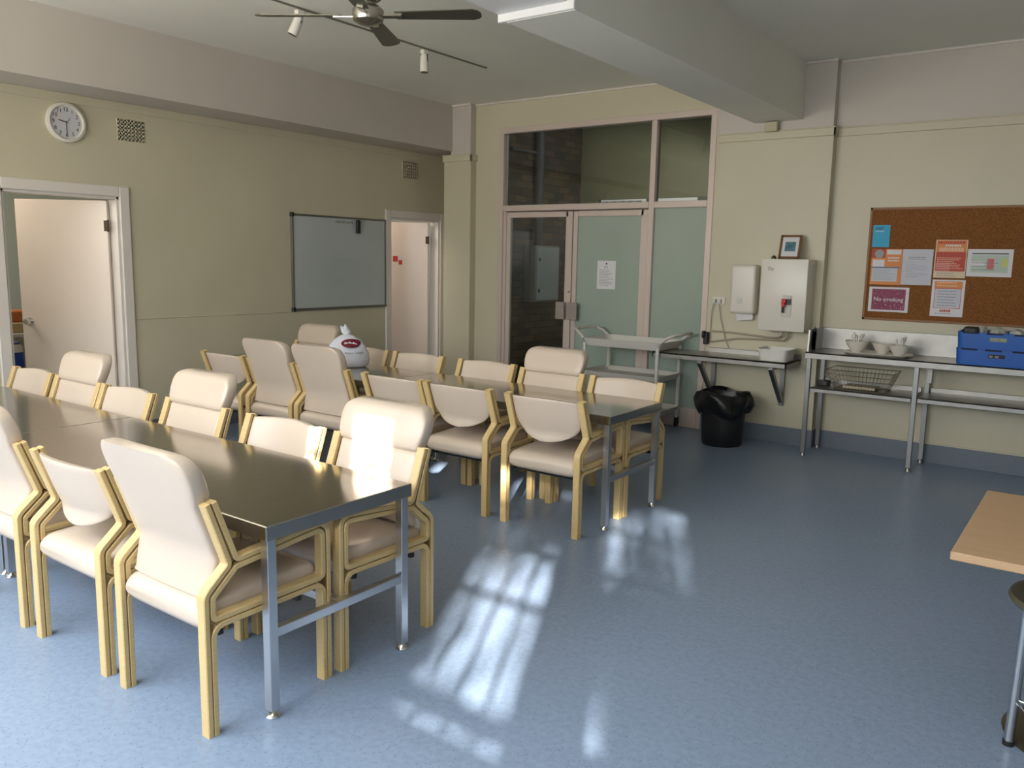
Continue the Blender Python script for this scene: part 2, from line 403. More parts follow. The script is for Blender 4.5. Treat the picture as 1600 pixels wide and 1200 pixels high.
pane('transom_pane', WX0+.05, -3.87, 2.235, WZ-.05, wy+.04, m_glass, win)
pane('transom_pane', -3.81, WX1-.05, 2.235, WZ-.05, wy+.04, m_glass, win)
pane('frosted_pane', -3.81, WX1-.05, .19, 2.17, wy+.03, m_frost, win)
def swing(name, x0, x1, frost, hx):
    b = bmesh.new(); s = .055
    fr(b, x0, x0+s, .01, 2.16, .02, .065); fr(b, x1-s-.03*(hx < 0), x1, .01, 2.16, .02, .065); fr(b, x0+s, x1-s, 2.10, 2.16, .02, .065); fr(b, x0+s, x1-s, .01, .12, .02, .065)
    d = struct(name, b, m_alu)
    pane('door_pane', x0+s, x1-s, .12, 2.10, wy+.04, m_frost if frost else m_glass, d)
    hb = bmesh.new(); box(hb, hx-.055, hx+.055, wy-.045, wy-.03, 1.0, 1.19, bev=.004); box(hb, hx-.02, hx+.02, wy-.035, wy+.02, 1.02, 1.05); box(hb, hx-.02, hx+.02, wy-.035, wy+.02, 1.14, 1.17)
    new('door_handle', hb, mat('handle_aluminium', srgb(170, 160, 154), .4, metal=.6), d)
    return d
d3 = swing('door_3', WX0+.09, -4.775, False, -4.87)
lk = bmesh.new(); lathe(lk, [(0, .012), (.012, .012), (.014, 0)], n=14, M=facing_back(-4.80, wy+.02, 1.30)); new('lock_cylinder', lk, m_brass, d3, 40)
d4 = swing('door_4', -4.765, -3.875, True, -4.71)

# notice on the door
def sheet(name, label, x0, x1, z0, z1, y, m=None, group=None, cat='notice', tilt=0):
    t = thing(name, label, cat, ((x0+x1)/2, y, (z0+z1)/2), 0, group)
    t.rotation_euler = (0, tilt, 0)
    wd, hh = (x1-x0)/2, (z1-z0)/2
    new('paper_sheet', boxes((-wd, wd, -.0012, 0, -hh, hh)), m or m_paper, t)
    return t, wd, hh
def bar(t, x0, x1, z0, z1, m, name='printed_panel', lift=.0018):
    return new(name, boxes((x0, x1, -lift-.0003, -.001, z0, z1)), m, t)
def lines(t, x0, x1, ztop, zbot, n, m, name='printed_text', h=.004, jag=.35, lift=.0022):
    bm = bmesh.new(); r = random.Random(int((x0+ztop)*1e5) & 0xffff)
    for k in range(n):
        z = ztop-(ztop-zbot)*k/max(1, n-1); xx = x0
        e = x1-(x1-x0)*jag*r.random()
        while xx < e:
            l = r.uniform(.008, .02); box(bm, xx, min(e, xx+l), -lift, -.0012, z-h/2, z+h/2); xx += l+.004
    return new(name, bm, m, t)
def ftext(t, body, size, x, z, m, sx=1, lift=.0022, align='CENTER'):
    return text('lettering', body, size, facing_back(x, -lift, z), m, t, align, sx)
t, a, b = sheet('door_notice', 'white printed notice taped to the frosted green door', -4.46, -4.24, 1.345, 1.64, wy+.039)
lines(t, -a*.75, a*.75, b*.35, -b*.75, 11, m_grink, h=.005); lines(t, -.03, .03, b*.6, b*.5, 2, m_grink, h=.006)
bmm = bmesh.new(); lathe(bmm, [(0, 0), (.010, 0), (.0, .0005)], n=12, M=facing_back(0, -.002, b*.8)); new('emblem', bmm, m_ink, t)

# corridor behind the glass
struct('wall_corridor_brick', boxes((-6.2, -5.95, YB+.11, 9.7, 0, ZC)), m_brick)
struct('wall_corridor_end', boxes((-6.2, -2.6, 9.65, 9.8, 0, ZC)), mat('olive_cream_wall', srgb(150, 145, 112), .7, noise=(1, .1)))
struct('wall_corridor_right', boxes((-2.7, -2.6, YB+.11, 9.7, 0, ZC)), m_wall)
wf = struct('window_2', boxes((-5.65, -4.0, 9.62, 9.65, 2.28, 2.44), (-5.62, -5.0, 9.60, 9.64, 2.36, 2.41)), mat('grey_panel', srgb(110, 108, 100), .6))
new('window_pane', boxes((-5.60, -4.95, 9.60, 9.625, 2.385, 2.43), (-4.85, -4.25, 9.60, 9.625, 2.385, 2.43)), mat('daylit_pane', (.8, .78, .72), .5, emit=.35), wf)
bm = bmesh.new(); tube(bm, [(-5.88, 8.56, 1.815), (-5.88, 8.56, 3.3)], .055, 14); tube(bm, [(-5.9, 8.0, 2.93), (-5.9, 8.56, 2.93)], .02, 8)
tag(new('downpipe', bm, mat('grey_pipe', srgb(92, 92, 96), .5), None, 50), 'grey vertical pipe on the dark brick wall behind the glass', 'pipe')
t = thing('meter_cabinet', 'grey metal meter cabinet on the brick wall behind the clear door', 'cabinet', (-5.95, 8.62, 1.12))
new('body', boxes((0, .19, -.27, .25, 0, .69), bev=.005), mat('cabinet_grey', srgb(150, 150, 146), .45), t)
dd = new('cabinet_door', boxes((.19, .202, -.24, .235, .02, .67), bev=.003), mat('cabinet_door_grey', srgb(186, 190, 190), .35), t)
new('lock', boxes((.202, .215, -.22, -.20, .50, .54)), m_black, dd); new('lock', boxes((.202, .215, -.22, -.20, .12, .16)), m_black, dd)

# ------------------------------------------------------------ left doors
def architrave(n, ya, yb, h):
    wdt = .085
    bm = boxes((XL-.005, XL+.02, ya-wdt, ya, 0, h+wdt), (XL-.005, XL+.02, yb, yb+wdt, 0, h+wdt), (XL-.005, XL+.02, ya, yb, h, h+wdt), bev=.006)
    for q in ((XL-.13, XL-.002, ya, ya+.02, 0, h), (XL-.13, XL-.002, yb-.02, yb, 0, h), (XL-.13, XL-.002, ya, yb, h-.02, h)): box(bm, *q)
    struct('trim_%d' % n, bm, m_trimw)
architrave(5, D1a, D1b, DH); architrave(6, D2a, D2b, DH)
def leafdoor(name, hx, hy, length, knob):
    ang = math.atan2(-.589, -.808)
    d = bmesh.new(); box(d, 0, length, -.036, 0, .01, DH-.03, bev=.003)
    o = struct(name, d, m_door); o.location = (hx, hy, 0); o.rotation_euler = (0, 0, ang)
    if knob:
        k = bmesh.new(); lathe(k, [(0, .07), (.022, .068), (.030, .05), (.026, .035), (.012, .03), (.012, .008), (.032, .006), (.034, 0)], n=24,
                                M=Matrix.Translation((length-.065, .0, 1.03)) @ Matrix.Rotation(-PI/2, 4, 'X'))
        new('door_knob', k, m_chrome, o, 40)
    for z in (.25, 1.85):
        h = bmesh.new(); tube(h, [(-.008, .010, z-.05), (-.008, .010, z+.05)], .008, 8); box(h, -.012, .03, -.002, .002, z-.045, z+.045)
        new('hinge', h, mat('aged_hinge', srgb(70, 52, 38), .5, metal=.5), o)
    return o
ld = leafdoor('door_1', XL-.10, D1b-.055, .775, True)
ld2 = leafdoor('door_2', XL-.10, D2b-.10, .78, True)
# red sticker on door 2 (its own thing)
st = thing('door_sticker', 'small red and white sticker on the half open far door', 'sticker')
ang = math.atan2(-.589, -.808)
st.location = Vector((XL-.10, D2b-.10, 0)) + Vector((math.cos(ang), math.sin(ang), 0))*.385 + Vector((0, 0, 1.60)); st.rotation_euler = (0, 0, ang)
new('red_square', boxes((-.01, .05, 0, .002, -.02, .05)), mat('sticker_red', srgb(196, 60, 48), .5), st)
new('red_square', boxes((-.065, -.022, 0, .002, -.055, .0)), MATS['sticker_red'], st)
new('white_square', boxes((-.065, -.015, 0, .0015, .005, .045)), m_paper, st)
# rooms behind
m_room = mat('back_room_paint', srgb(196, 200, 190), .6)
struct('wall_backroom', boxes((-9.4, -9.3, 1.5, 10, 0, ZC), (-9.4, XL-.12, 1.9, 2.0, 0, ZC), (-9.4, XL-.12, 5.0, 5.1, 0, ZC), (-9.4, XL-.12, 8.6, 8.7, 0, ZC)), m_room)
# shelf with a few goods glimpsed beyond door 1
t = thing('storage_shelf', 'shelf glimpsed through the gap of the near open door', 'shelf', (-8.2, 3.45, 0))
new('shelf_board', boxes((-.3, .3, -.5, .35, .54, .57), (-.3, .3, -.5, .35, .86, .89)), m_greyp, t)
new('upright', boxes((-.3, -.27, -.5, .35, 0, .86)), m_leg, t); new('upright', boxes((.27, .3, .32, .35, 0, .86)), m_leg, t)
bm = bmesh.new(); lathe(bm, [(0, 0), (.065, 0), (.07, .02), (.07, .17), (.05, .2), (.05, .235), (0, .235)], n=20)
t = thing('cleaner_bottle', 'blue and white bottle with a handle seen past the door edge', 'bottle', (-8.0, 3.31, .57))
new('bottle_body', bm, mat('bottle_blue', srgb(40, 70, 170), .35), t, 50)
bm = bmesh.new(); lathe(bm, [(.072, .15), (.072, .2), (.03, .24), (.03, .26), (0, .26)], n=20); tube(bm, [(0, .03, .24), (0, .09, .31), (0, .06, .36), (0, .0, .35)], .012, 8)
new('bottle_top', bm, m_whitep, t, 50)
bm = bmesh.new(); box(bm, -.12, .12, -.1, .1, 0, .1, bev=.01)
tag(new('orange_box', bm, mat('orange_card', srgb(190, 110, 60), .7), loc=(-8.1, 3.36, .991)), 'orange box seen past the edge of the near open door', 'box')
bm = bmesh.new(); box(bm, -.14, .14, -.12, .12, 0, .1, bev=.03, seg=3)
tag(new('bread_packet', bm, mat('tan_packet', srgb(170, 150, 110), .6), loc=(-8.1, 3.36, .89)), 'tan packet stacked under the orange box beyond the door', 'packet')

# ------------------------------------------------------------ chairs
MW, MT = .044, .0215      # member width across, ribbon thickness
HW = .288                  # half outer width
def fillet(path):
    """path: list of (y, z, radius, member-of-following-segment) -> list of (point, member)"""
    out = []; n = len(path)
    for i, (y, z, r, mbr) in enumerate(path):
        p = Vector((y, z))
        if r <= 0 or i == 0 or i == n-1: out.append((p, mbr)); continue
        a = (Vector(path[i-1][:2])-p).normalized(); b = (Vector(path[i+1][:2])-p).normalized()
        th = math.acos(max(-1, min(1, a.dot(b)))); t = r/math.tan(th/2)
        c = p+(a+b).normalized()*(r/math.sin(th/2))
        p0, p1 = p+a*t, p+b*t
        a0 = math.atan2(p0.y-c.y, p0.x-c.x); a1 = math.atan2(p1.y-c.y, p1.x-c.x); d = (a1-a0+PI) % (2*PI)-PI
        k = max(2, int(abs(d)/.3)+1)
        for j in range(k+1):
            q = a0+d*j/k; out.append((c+Vector((math.cos(q), math.sin(q)))*r, path[i-1][3] if j < k else mbr))
    return out
def ribbon(dst, path, side, closed=False, t=MT, wd=MW, bev=.004, inset=0):
    """extrude a strip of thickness t (to the `side` of the path) and width wd; write pieces into dst[member]"""
    pts = fillet(path) if not closed else None
    if closed:
        pts = []
        n = len(path)
        ext = [path[-1]]+path+[path[0]]
        for i in range(1, n+1):
            seg = fillet([ext[i-1], ext[i], ext[i+1]])
            pts += seg[1:-1] if path[i-1][2] > 0 else [seg[1]]
        pts.append(pts[0])
    P = [p for p, _ in pts]; N = len(P); nrm = []
    for i in range(N):
        if closed: d1 = P[i]-P[i-1 if i > 0 else N-2]; d2 = P[(i+1) if i < N-1 else 1]-P[i]
        else: d1 = P[i]-P[max(i-1, 0)]; d2 = P[min(i+1, N-1)]-P[i]
        if d1.length < 1e-7: d1 = d2
        if d2.length < 1e-7: d2 = d1
        d1 = d1.normalized(); d2 = d2.normalized()
        n1 = Vector((-d1.y, d1.x)); n2 = Vector((-d2.y, d2.x)); nn = (n1+n2)
        nn = nn.normalized(); nn = nn/max(.5, nn.dot(n1)); nrm.append(nn*side)
    x0, x1 = -wd/2, wd/2
    prof = [(0, x0+bev), (0, x1-bev), (bev*.8, x1), (t-bev*.8, x1), (t, x1-bev), (t, x0+bev), (t-bev*.8, x0), (bev*.8, x0)]
    i = 0
    while i < N-1:
        j = i+1; mb = pts[i][1]
        while j < N-1 and pts[j][1] == mb: j += 1
        bm = dst.setdefault(mb, bmesh.new()); rings = []
        for k in range(i, j+1):
            rings.append([bm.verts.new((x, P[k].x+nrm[k].x*(tt+inset), P[k].y+nrm[k].y*(tt+inset))) for tt, x in prof])
        for a, b in zip(rings, rings[1:]):
            for q in range(8): bm.faces.new((a[q], a[(q+1) % 8], b[(q+1) % 8], b[q]))
        bm.faces.new(rings[0][::-1]); bm.faces.new(rings[-1])
        i = j
G = .0035
OF = MT+G      # offset of the second ribbon
kb = (.094, .587); bb = (0, .505); pt_b = (.018, .815)
def side_frame_meshes():
    dst = {}; dark = {}
    # rear ribbon: rear leg outer face, bend, kink, back post
    ribbon(dst, [(0, 0, 0, 'rear_leg'), (0, .512, .05, 'rear_leg'), (kb[0], kb[1]+.008, .012, 'back_post'), (pt_b[0], pt_b[1], 0, 'back_post')], -1)
    # front ribbon: post front face, arm top, front leg outer face (outer outline given, strip inward)
    ribbon(dst, [(.064, .826, 0, 'back_post'), (.142, .612, .014, 'armrest'), (.55, .652, .055, 'front_leg'), (.55, 0, 0, 'front_leg')], -1)
    # inner closed loop
    rr, fr_ = OF, .55-OF
    ribbon(dst, [(rr, .496, .035, 'rear_leg'), (.128, .588, .010, 'armrest'), (fr_, .626, .04, 'front_leg'), (fr_, .441-.03, .03, 'seat_rail'), (rr, .412-.008, .03, 'rear_leg')], -1, closed=True)
    # lower ribbon: inner faces of the legs and underside of the rail
    ribbon(dst, [(.045, 0, 0, 'rear_leg'), (.045, .380, .035, 'seat_rail'), (.505, .408-.022, .035, 'front_leg'), (.505, 0, 0, 'front_leg')], 1)
    return dst
def build_chair_parts(t, high, vin):
    for s in (-1, 1):
        dst = side_frame_meshes()
        xc = s*(HW-MW/2)
        nm = {'rear_leg': 'leg', 'front_leg': 'leg', 'back_post': 'back_post', 'armrest': 'armrest', 'seat_rail': 'seat_rail'}
        for k, bm in dst.items():
            # dark seam strips between the laminations
            def strip(y0, z0, y1, z1, hw=.0035, wx=MW/2-.003):
                d = Vector((y1-y0, z1-z0)); L = d.length; d.normalize(); n = Vector((-d.y, d.x))*hw
                q = [(y0-n.x, z0-n.y), (y1-n.x, z1-n.y), (y1+n.x, z1+n.y), (y0+n.x, z0+n.y)]
                A = [bm.verts.new((-wx, *p)) for p in q]; B = [bm.verts.new((wx, *p)) for p in q]
                fs = [bm.faces.new(A[::-1]), bm.faces.new(B)]+[bm.faces.new((A[i], A[(i+1) % 4], B[(i+1) % 4], B[i])) for i in range(4)]
                for f in fs: f.material_index = 1
            c = MT+G/2
            if k == 'rear_leg': strip(c, .004, c, .50); strip(c, .50, .09, .575)
            if k == 'front_leg': strip(.55-c, .004, .55-c, .60)
            if k == 'back_post': strip(.116, .60, .0405, .819)
            if k == 'armrest': strip(.12, .590, .50, .624)
            if k == 'seat_rail': strip(.05, .391, .50, .411)
            bmesh.ops.translate(bm, verts=bm.verts, vec=(xc, 0, 0))
            new(nm[k], bm, [m_wood, m_groove], t, 35)
    # seat cushion, lofted front to back
    bm = bmesh.new(); secs = []
    ys = [.014, .018, .030, .05, .09, .2, .35, .45, .49, .51, .520, .524]
    for y in ys:
        e = min((y-.012)/.05, 1, (.526-y)/.05); k = math.sqrt(max(0, 1-(1-e)**2)) if e < 1 else 1
        hz = .056*max(.25, k); zc = .405+.02*(y/.5)+(.008*math.sin(PI*min(1, max(0, y/.53))))
        secs.append([(px_, y, zc+pz_) for px_, pz_ in superell(28, .2405*(.955+.045*k), hz, 7)])
    loft(bm, secs); new('seat', bm, vin, t, 60)
    # under-seat rail
    new('cross_rail', boxes((-.243, .243, .08, .10, .333, .352)), m_black, t)
    new('cross_rail', boxes((-.243, .243, .42, .44, .343, .362)), m_black, t)
    # backrest
    bm = bmesh.new(); secs = []
    def yc(z):  # spine of the posts
        if z > .60: return .118-(z-.60)*.355
        return .118-(.60-z)*.30
    if high:
        zs = [.470, .472, .477, .486, .50, .53, .60, .66, .72, .77, .792, .799, .806, .82, .84, .88, .905, .92, .935, .948, .958, .967, .975, .981, .985]
        for z in zs:
            tb = min(1, (z-.468)/.026); kb_ = math.sqrt(max(.02, 1-(1-tb)**2))
            tt = min(1, (.987-z)/.075); kt = math.sqrt(max(.0, 1-(1-tt)**2)); t3 = min(1, (.987-z)/.03); kth = math.sqrt(max(0, 1-(1-t3)**2))
            hw = .2395 if z < .80 else .2395+.024*math.sin(PI/2*min(1, (z-.80)/.09))
            if z < .50: hw = .238
            th = (.034+.010*max(0, min(1, (z-.79)/.04)))*kb_*(.45+.55*kth)
            if abs(z-.799) < .003: th -= .006
            hw = hw*(1-.02*(1-kb_)) - (1-kt)*.085
            rear = yc(z)-.030-.016*max(0, min(1, (z-.46)/.14))
            c = rear+th
            secs.append([(x, c+yy - .008*(1-(x/.26)**2), z) for x, yy in superell(40, hw, th, 6)])
    else:
        z0, zt = .545, .808
        zs = [z0+.001, z0+.004, z0+.010, z0+.02, z0+.035, z0+.055, z0+.08, z0+.11, .69, .72, .76, .785, .797, .804, zt]
        for z in zs:
            k = 1 if z > .685 else math.sqrt(max(0, 1-((.685-z)/(.685-z0))**2))
            tt = min(1, (zt+.003-z)/.022); kt = math.sqrt(max(0, 1-(1-tt)**2))
            th = .017*(.3+.7*kt)*(.4+.6*k); hw = .2395*k-.006*(1-kt)
            c = yc(z)+.004
            ring = superell(32, max(.004, hw), th, 3.2)
            # arch the top edge a little in the middle
            secs.append([(x, c+yy-.050*(1-(x/.24)**2), z+(.012*(1-(x/.24)**2)*max(0, (z-.70)/.11))) for x, yy in ring])
    loft(bm, secs); new('backrest', bm, vin, t, 60)
hi = thing('dining_chair', 'x', 'chair'); build_chair_parts(hi, True, m_vinyl)
lo = thing('dining_chair', 'x', 'chair'); build_chair_parts(lo, False, m_vinyl)
KM = {'h': kidmap(hi), 'l': kidmap(lo)}; SRC = {'h': hi, 'l': lo}; used = {'h': False, 'l': False}
def chair(kind, x, yrear, back, label, group, rz=0):
    """back=False: chair faces +y (rear feet at yrear); True: faces -y"""
    if used[kind]: t = copy_tree(SRC[kind], KM[kind])
    else: t = SRC[kind]; used[kind] = True
    t.location = (x, yrear, 0); t.rotation_euler = (0, 0, (PI if back else 0)+rz)
    t['label'] = label; t['category'] = 'chair'; t['group'] = group
    return t
g1, g2, g3, g4 = 'cream chairs on the near side of the near table', 'cream chairs on the far side of the near table', 'cream chairs on the near side of the far table', 'cream chairs on the far side of the far table'
Y1 = 1.49
chair('h', -2.62, Y1, False, 'high-backed cream chair nearest the viewer at the right end of the near table', g1)
chair('l', -3.296, Y1, False, 'low-backed cream chair on the near side of the near table with curved sling back', g1)
chair('h', -3.985, Y1, False, 'high-backed cream chair cut by the left edge of the photo, its frame in front', g1)
Y2 = 2.63
chair('h', -2.615, Y2, True, 'high-backed cream chair with bright sun patch at end of near table', g2)
chair('l', -3.285, Y2, True, 'low-backed cream chair beside the sunlit high one across the near table', g2)
chair('h', -4.03, Y2, True, 'high-backed cream chair at the middle of the near table\'s far side', g2)
chair('l', -4.74, Y2, True, 'low-backed cream chair between two high-backed ones across the near table', g2)
chair('h', -5.33, Y2, True, 'high-backed cream chair in front of the open near door', g2)
chair('l', -5.965, Y2, True, 'low-backed cream chair farthest left across the near table', g2)
Y3 = 4.01
chair('l', -2.71, Y3, False, 'low-backed cream chair at the right end of the far table, near side', g3)
chair('l', -3.395, Y3, False, 'second low-backed chair from the right on the far table\'s near side', g3)
chair('l', -3.985, Y3, False, 'third low-backed chair from the right, partly behind the sunlit high back', g3)
chair('h', -4.70, Y3, False, 'high-backed chair on the far table\'s near side, in front of the plastic bag', g3)
chair('h', -5.30, Y3, False, 'high-backed chair on the far table\'s near side, second from its left end', g3)
chair('l', -5.93, Y3, False, 'low-backed chair at the left end of the far table near the wall', g3)
chair('l', -2.705, 5.125, True, 'low-backed chair at the right end of the far table, in front of the trolley', g4)
chair('h', -3.33, 5.13, True, 'high-backed chair on the far table\'s far side, in front of the dark glass door', g4)
chair('l', -4.02, 5.22, True, 'low-backed chair in front of the narrow left pier, far side of the far table', g4)
chair('l', -4.76, 5.22, True, 'low-backed chair in front of the pinkish far door, far side of the far table', g4)
chair('l', -5.40, 5.22, True, 'low-backed chair mostly hidden by the plastic bag on the far table', g4)
chair('h', -6.12, 5.25, True, 'high-backed chair below the whiteboard, behind the white plastic bag', g4)

# ------------------------------------------------------------ steel tables
def steel_table(label, x0, x1, y0, y1, group):
    t = thing('steel_table', label, 'table', ((x0+x1)/2, (y0+y1)/2, 0), 0, group)
    hx, hy, H = (x1-x0)/2, (y1-y0)/2, .72
    bm = boxes((-hx, hx, -hy, hy, H-.055, H), bev=.0035); new('tabletop', bm, m_steel, t)
    for sx in (-1, 1):
        for s_ in (-1, 1):
            cx, cyy = sx*(hx-.03), s_*(hy-.03)
            l = new('leg', boxes((cx-.019, cx+.019, cyy-.019, cyy+.019, .03, H-.055), bev=.002), m_leg, t)
            bm = bmesh.new(); lathe(bm, [(0, 0), (.024, 0), (.026, .006), (.018, .014), (.014, .03), (0, .03)], cx, cyy, 16)
            new('foot', bm, m_chrome, l, 40)
        new('cross_bar', boxes((sx*(hx-.03)-.016, sx*(hx-.03)+.016, -hy+.049, hy-.049, .30, .334), bev=.002), m_leg, t)
    new('long_bar', boxes((-hx+.046, hx-.046, -.016, .016, .30, .334), bev=.002), m_leg, t)
    return t
gt = 'steel dining tables'
steel_table('long stainless steel dining table nearest the viewer, sunlit at its right end', -4.385, -2.25, 1.683, 2.405, gt)
steel_table('stainless steel table butted against the nearest one, running off the left edge', -6.50, -4.389, 1.683, 2.405, gt)
steel_table('stainless steel dining table in the middle of the room beside the empty floor', -4.36, -2.355, 4.235, 4.935, gt)
steel_table('stainless steel table under the white plastic bag in the left corner', -6.49, -4.364, 4.235, 4.935, gt)

# plastic bag on the far table
def bag(name, label, x, y, z, rx, ry, h, rz, knot=True, seed=1):
    rnd = random.Random(seed); bm = bmesh.new(); n = 40; rings = []
    prof = [(.80, 0), (.97, .05), (1.0, .22), (.96, .42), (.82, .62), (.60, .78), (.34, .88), (.16, .93)]
    for r, zz in prof:
        ring = []
        for k in range(n):
            a = 2*PI*k/n; w_ = 1+.05*math.sin(3*a+seed)+.035*math.sin(7*a+zz*9)+rnd.uniform(-.012, .012)
            ring.append(Vector((math.cos(a)*rx*r*w_, math.sin(a)*ry*r*w_, zz*h+rnd.uniform(-.003, .003)*(zz > 0))))
        rings.append(ring)
    loft(bm, rings)
    t = thing(name, label, 'bag', (x, y, z), rz)
    o = new('bag_body', bm, mat('white_bag_plastic', srgb(214, 216, 226), .35, bump=.35, bscale=22), t, 80)
    if knot:
        bm = bmesh.new()
        for dx, dz, l in ((-.05, .07, .04), (.02, .045, .035), (-.015, .085, .03)):
            tube(bm, [(0, 0, h*.90), (dx*.5, 0, h*.93+dz*.5), (dx, .005, h*.93+dz)], [.018, .026, .004], 8)
        new('bag_handle', bm, MATS['white_bag_plastic'], t, 80)
    return t
bt = bag('plastic_bag', 'white plastic shopping bag with a dark red oval logo on the far table', -5.16, 4.72, .72, .18, .13, .29, .80, seed=3)
# logo and writing sit on the front of the bag
def bagpoint(u, zf):    # front surface of the bag at lateral u
    # matches the profile
    import bisect
    P = [(.80, 0), (.97, .05), (1.0, .22), (.96, .42), (.82, .62), (.60, .78), (.34, .88), (.16, .93)]
    for (r0, z0), (r1, z1) in zip(P, P[1:]):
        if z0 <= zf <= z1: r = r0+(r1-r0)*(zf-z0)/(z1-z0); break
    a = -math.sqrt(max(0, 1-(u/(.18*r))**2))
    return Vector((u, -(-.13*r*a*1.07)-.006, zf*.29))
bm = bmesh.new(); cv = []
cu, cz, au, az = .035, .69, .080, .12
ctr = bm.verts.new(bagpoint(cu, cz)+Vector((0, -.006, .004)))
for rad in (.55, 1):
    cv.append([bm.verts.new(bagpoint(cu+au*rad*math.cos(q), cz+az*rad*math.sin(q))+Vector((0, -.006, .004))) for q in [2*PI*k/28 for k in range(28)]])
for k in range(28):
    bm.faces.new((ctr, cv[0][k], cv[0][(k+1) % 28])); bm.faces.new((cv[0][k], cv[1][k], cv[1][(k+1) % 28], cv[0][(k+1) % 28]))
new('logo', bm, mat('logo_dark_red', srgb(110, 20, 40), .5), bt)
def wrap_text(body, size, cu, zf, m, sx=1.0):
    me = text_mesh(body, size, extrude=0)
    for v in me.vertices:
        p = bagpoint(cu+v.co.x*sx, zf+v.co.y/.29); v.co = p+Vector((0, -.011, .006))
    me.materials.append(m); o = D_.objects.new('lettering', me); C.objects.link(o); o.parent = bt
wrap_text('Bakers Delight', .026, .062, .42, mat('bag_print_grey', srgb(60, 50, 60), .6))
bm = bmesh.new()
for k in range(9):
    p = bagpoint(-.012+.0115*k, .69+.02*math.sin(k*.5))+Vector((0, -.012, .006)); box(bm, p.x-.004, p.x+.004, p.y-.001, p.y+.001, p.z-.008, p.z+.008-.004*(k % 3))
new('logo_lettering', bm, m_paper, bt)
bag('small_bag', 'small crumpled white bag on the far table between two high chair backs', -5.72, 4.50, .72, .11, .09, .11, .3, knot=False, seed=8)

# ------------------------------------------------------------ wall things: clock, vents, whiteboard
ck = thing('wall_clock', 'round white wall clock above the open near door', 'clock', (XL, 3.315, 2.635))
ML = facing_left(0, 0, 0)
bm = bmesh.new(); lathe(bm, [(0, .0), (.150, 0), (.155, .012), (.150, .032), (.132, .038), (.124, .030), (.122, .022)], n=48, M=ML); new('rim', bm, m_white, ck, 40)
bm = bmesh.new(); lathe(bm, [(0, .021), (.126, .021), (.126, .018)], n=48, M=ML); new('dial', bm, mat('clock_face', srgb(205, 203, 206), .4), ck)
for k in range(1, 13):
    a = PI/2-2*PI*k/12
    text('numeral', str(k), .042, facing_left(.0225, math.cos(a)*.098, math.sin(a)*.098), m_ink, ck)
def hand(name, ang, l, wd, m, zz):
    b = bmesh.new(); box(b, -wd/2, wd/2, -l*.12, l, 0, .0015, M=ML @ Matrix.Translation((0, 0, zz)) @ Matrix.Rotation(-ang, 4, 'Z')); new(name, b, m, ck)
hand('minute_hand', PI, .095, .006, m_ink, .0245); hand('hour_hand', 2*PI*9.45/12, .062, .008, m_ink, .026); hand('second_hand', 2*PI*.1, .045, .003, m_grink, .0275)

def vent(label, y0, y1, z0, z1):
    t = thing('air_vent', label, 'vent', (XL, (y0+y1)/2, (z0+z1)/2), 0, 'pierced wall vents')
    w2, h2 = (y1-y0)/2, (z1-z0)/2; nx, nz = 7, 5
    bm = boxes((0, .003, -w2-.012, w2+.012, -h2-.012, h2+.012)); new('backing', boxes((.0025, .0035, -w2, w2, -h2, h2)), m_dark, t); new('border', bm, m_wall, t)
    bm = bmesh.new(); px_, pz_ = 2*w2/nx, 2*h2/nz
    for i in range(nx+1): c = -w2+i*px_; box(bm, 0, .009, c-px_*.27, c+px_*.27, -h2-.008, h2+.008)
    for i in range(nz+1): c = -h2+i*pz_; box(bm, 0, .009, -w2-.008, w2+.008, c-pz_*.24, c+pz_*.24)
    new('grille', bm, m_wall, t)
vent('cream pierced wall vent beside the clock', 3.745, 3.96, 2.565, 2.72)
vent('cream pierced wall vent near the corner above the far door', 7.14, 7.37, 2.56, 2.73)

wb = thing('whiteboard', 'framed whiteboard with faint writing on the left wall beside the far door', 'whiteboard', (XL, 0, 0))
new('board', boxes((0.002, .016, 5.52, 6.82, 1.09, 2.04)), m_board, wb)
bm = boxes((0, .024, 5.50, 5.522, 1.075, 2.055), (0, .024, 6.818, 6.838, 1.075, 2.055), (0, .024, 5.50, 6.84, 2.035, 2.055), (0, .03, 5.50, 6.84, 1.07, 1.092), bev=.002)
new('frame', bm, mat('grey_aluminium_frame', srgb(120, 118, 110), .4, metal=.6), wb)
for z in (1.083, 2.045): new('corner_cap', boxes((0, .032, 5.49, 5.53, z-.022, z+.022), bev=.006), m_black, wb)
for ya, yb_ in ((6.09, 6.22), (6.24, 6.33)):
    bm = bmesh.new(); y = ya
    while y < yb_: box(bm, .0162, .0168, y, y+.012, 1.985+.004*math.sin(y*90), 2.01+.004*math.sin(y*70)); y += .017
    new('marker_word', bm, m_grink, wb)
r = random.Random(4)
for (ya, yb_, z, n) in ((5.75, 5.95, 1.78, 3), (6.0, 6.4, 1.6, 2), (5.72, 6.55, 1.38, 3)):
    bm = bmesh.new()
    for k in range(n):
        y = ya; zz = z-k*.03
        while y < yb_: l = r.uniform(.02, .06); box(bm, .0162, .0166, y, y+l, zz-.004, zz+.004); y += l+.02
    new('faint_writing', bm, mat('faded_marker', srgb(168, 178, 182), .5), wb)
bm = bmesh.new(); box(bm, .017, .05, 6.375, 6.425, 1.885, 2.03, bev=.012, seg=3)
tag(new('board_eraser', bm, m_black, None, 50, (XL, 0, 0)), 'black eraser stuck at the top of the whiteboard', 'eraser')

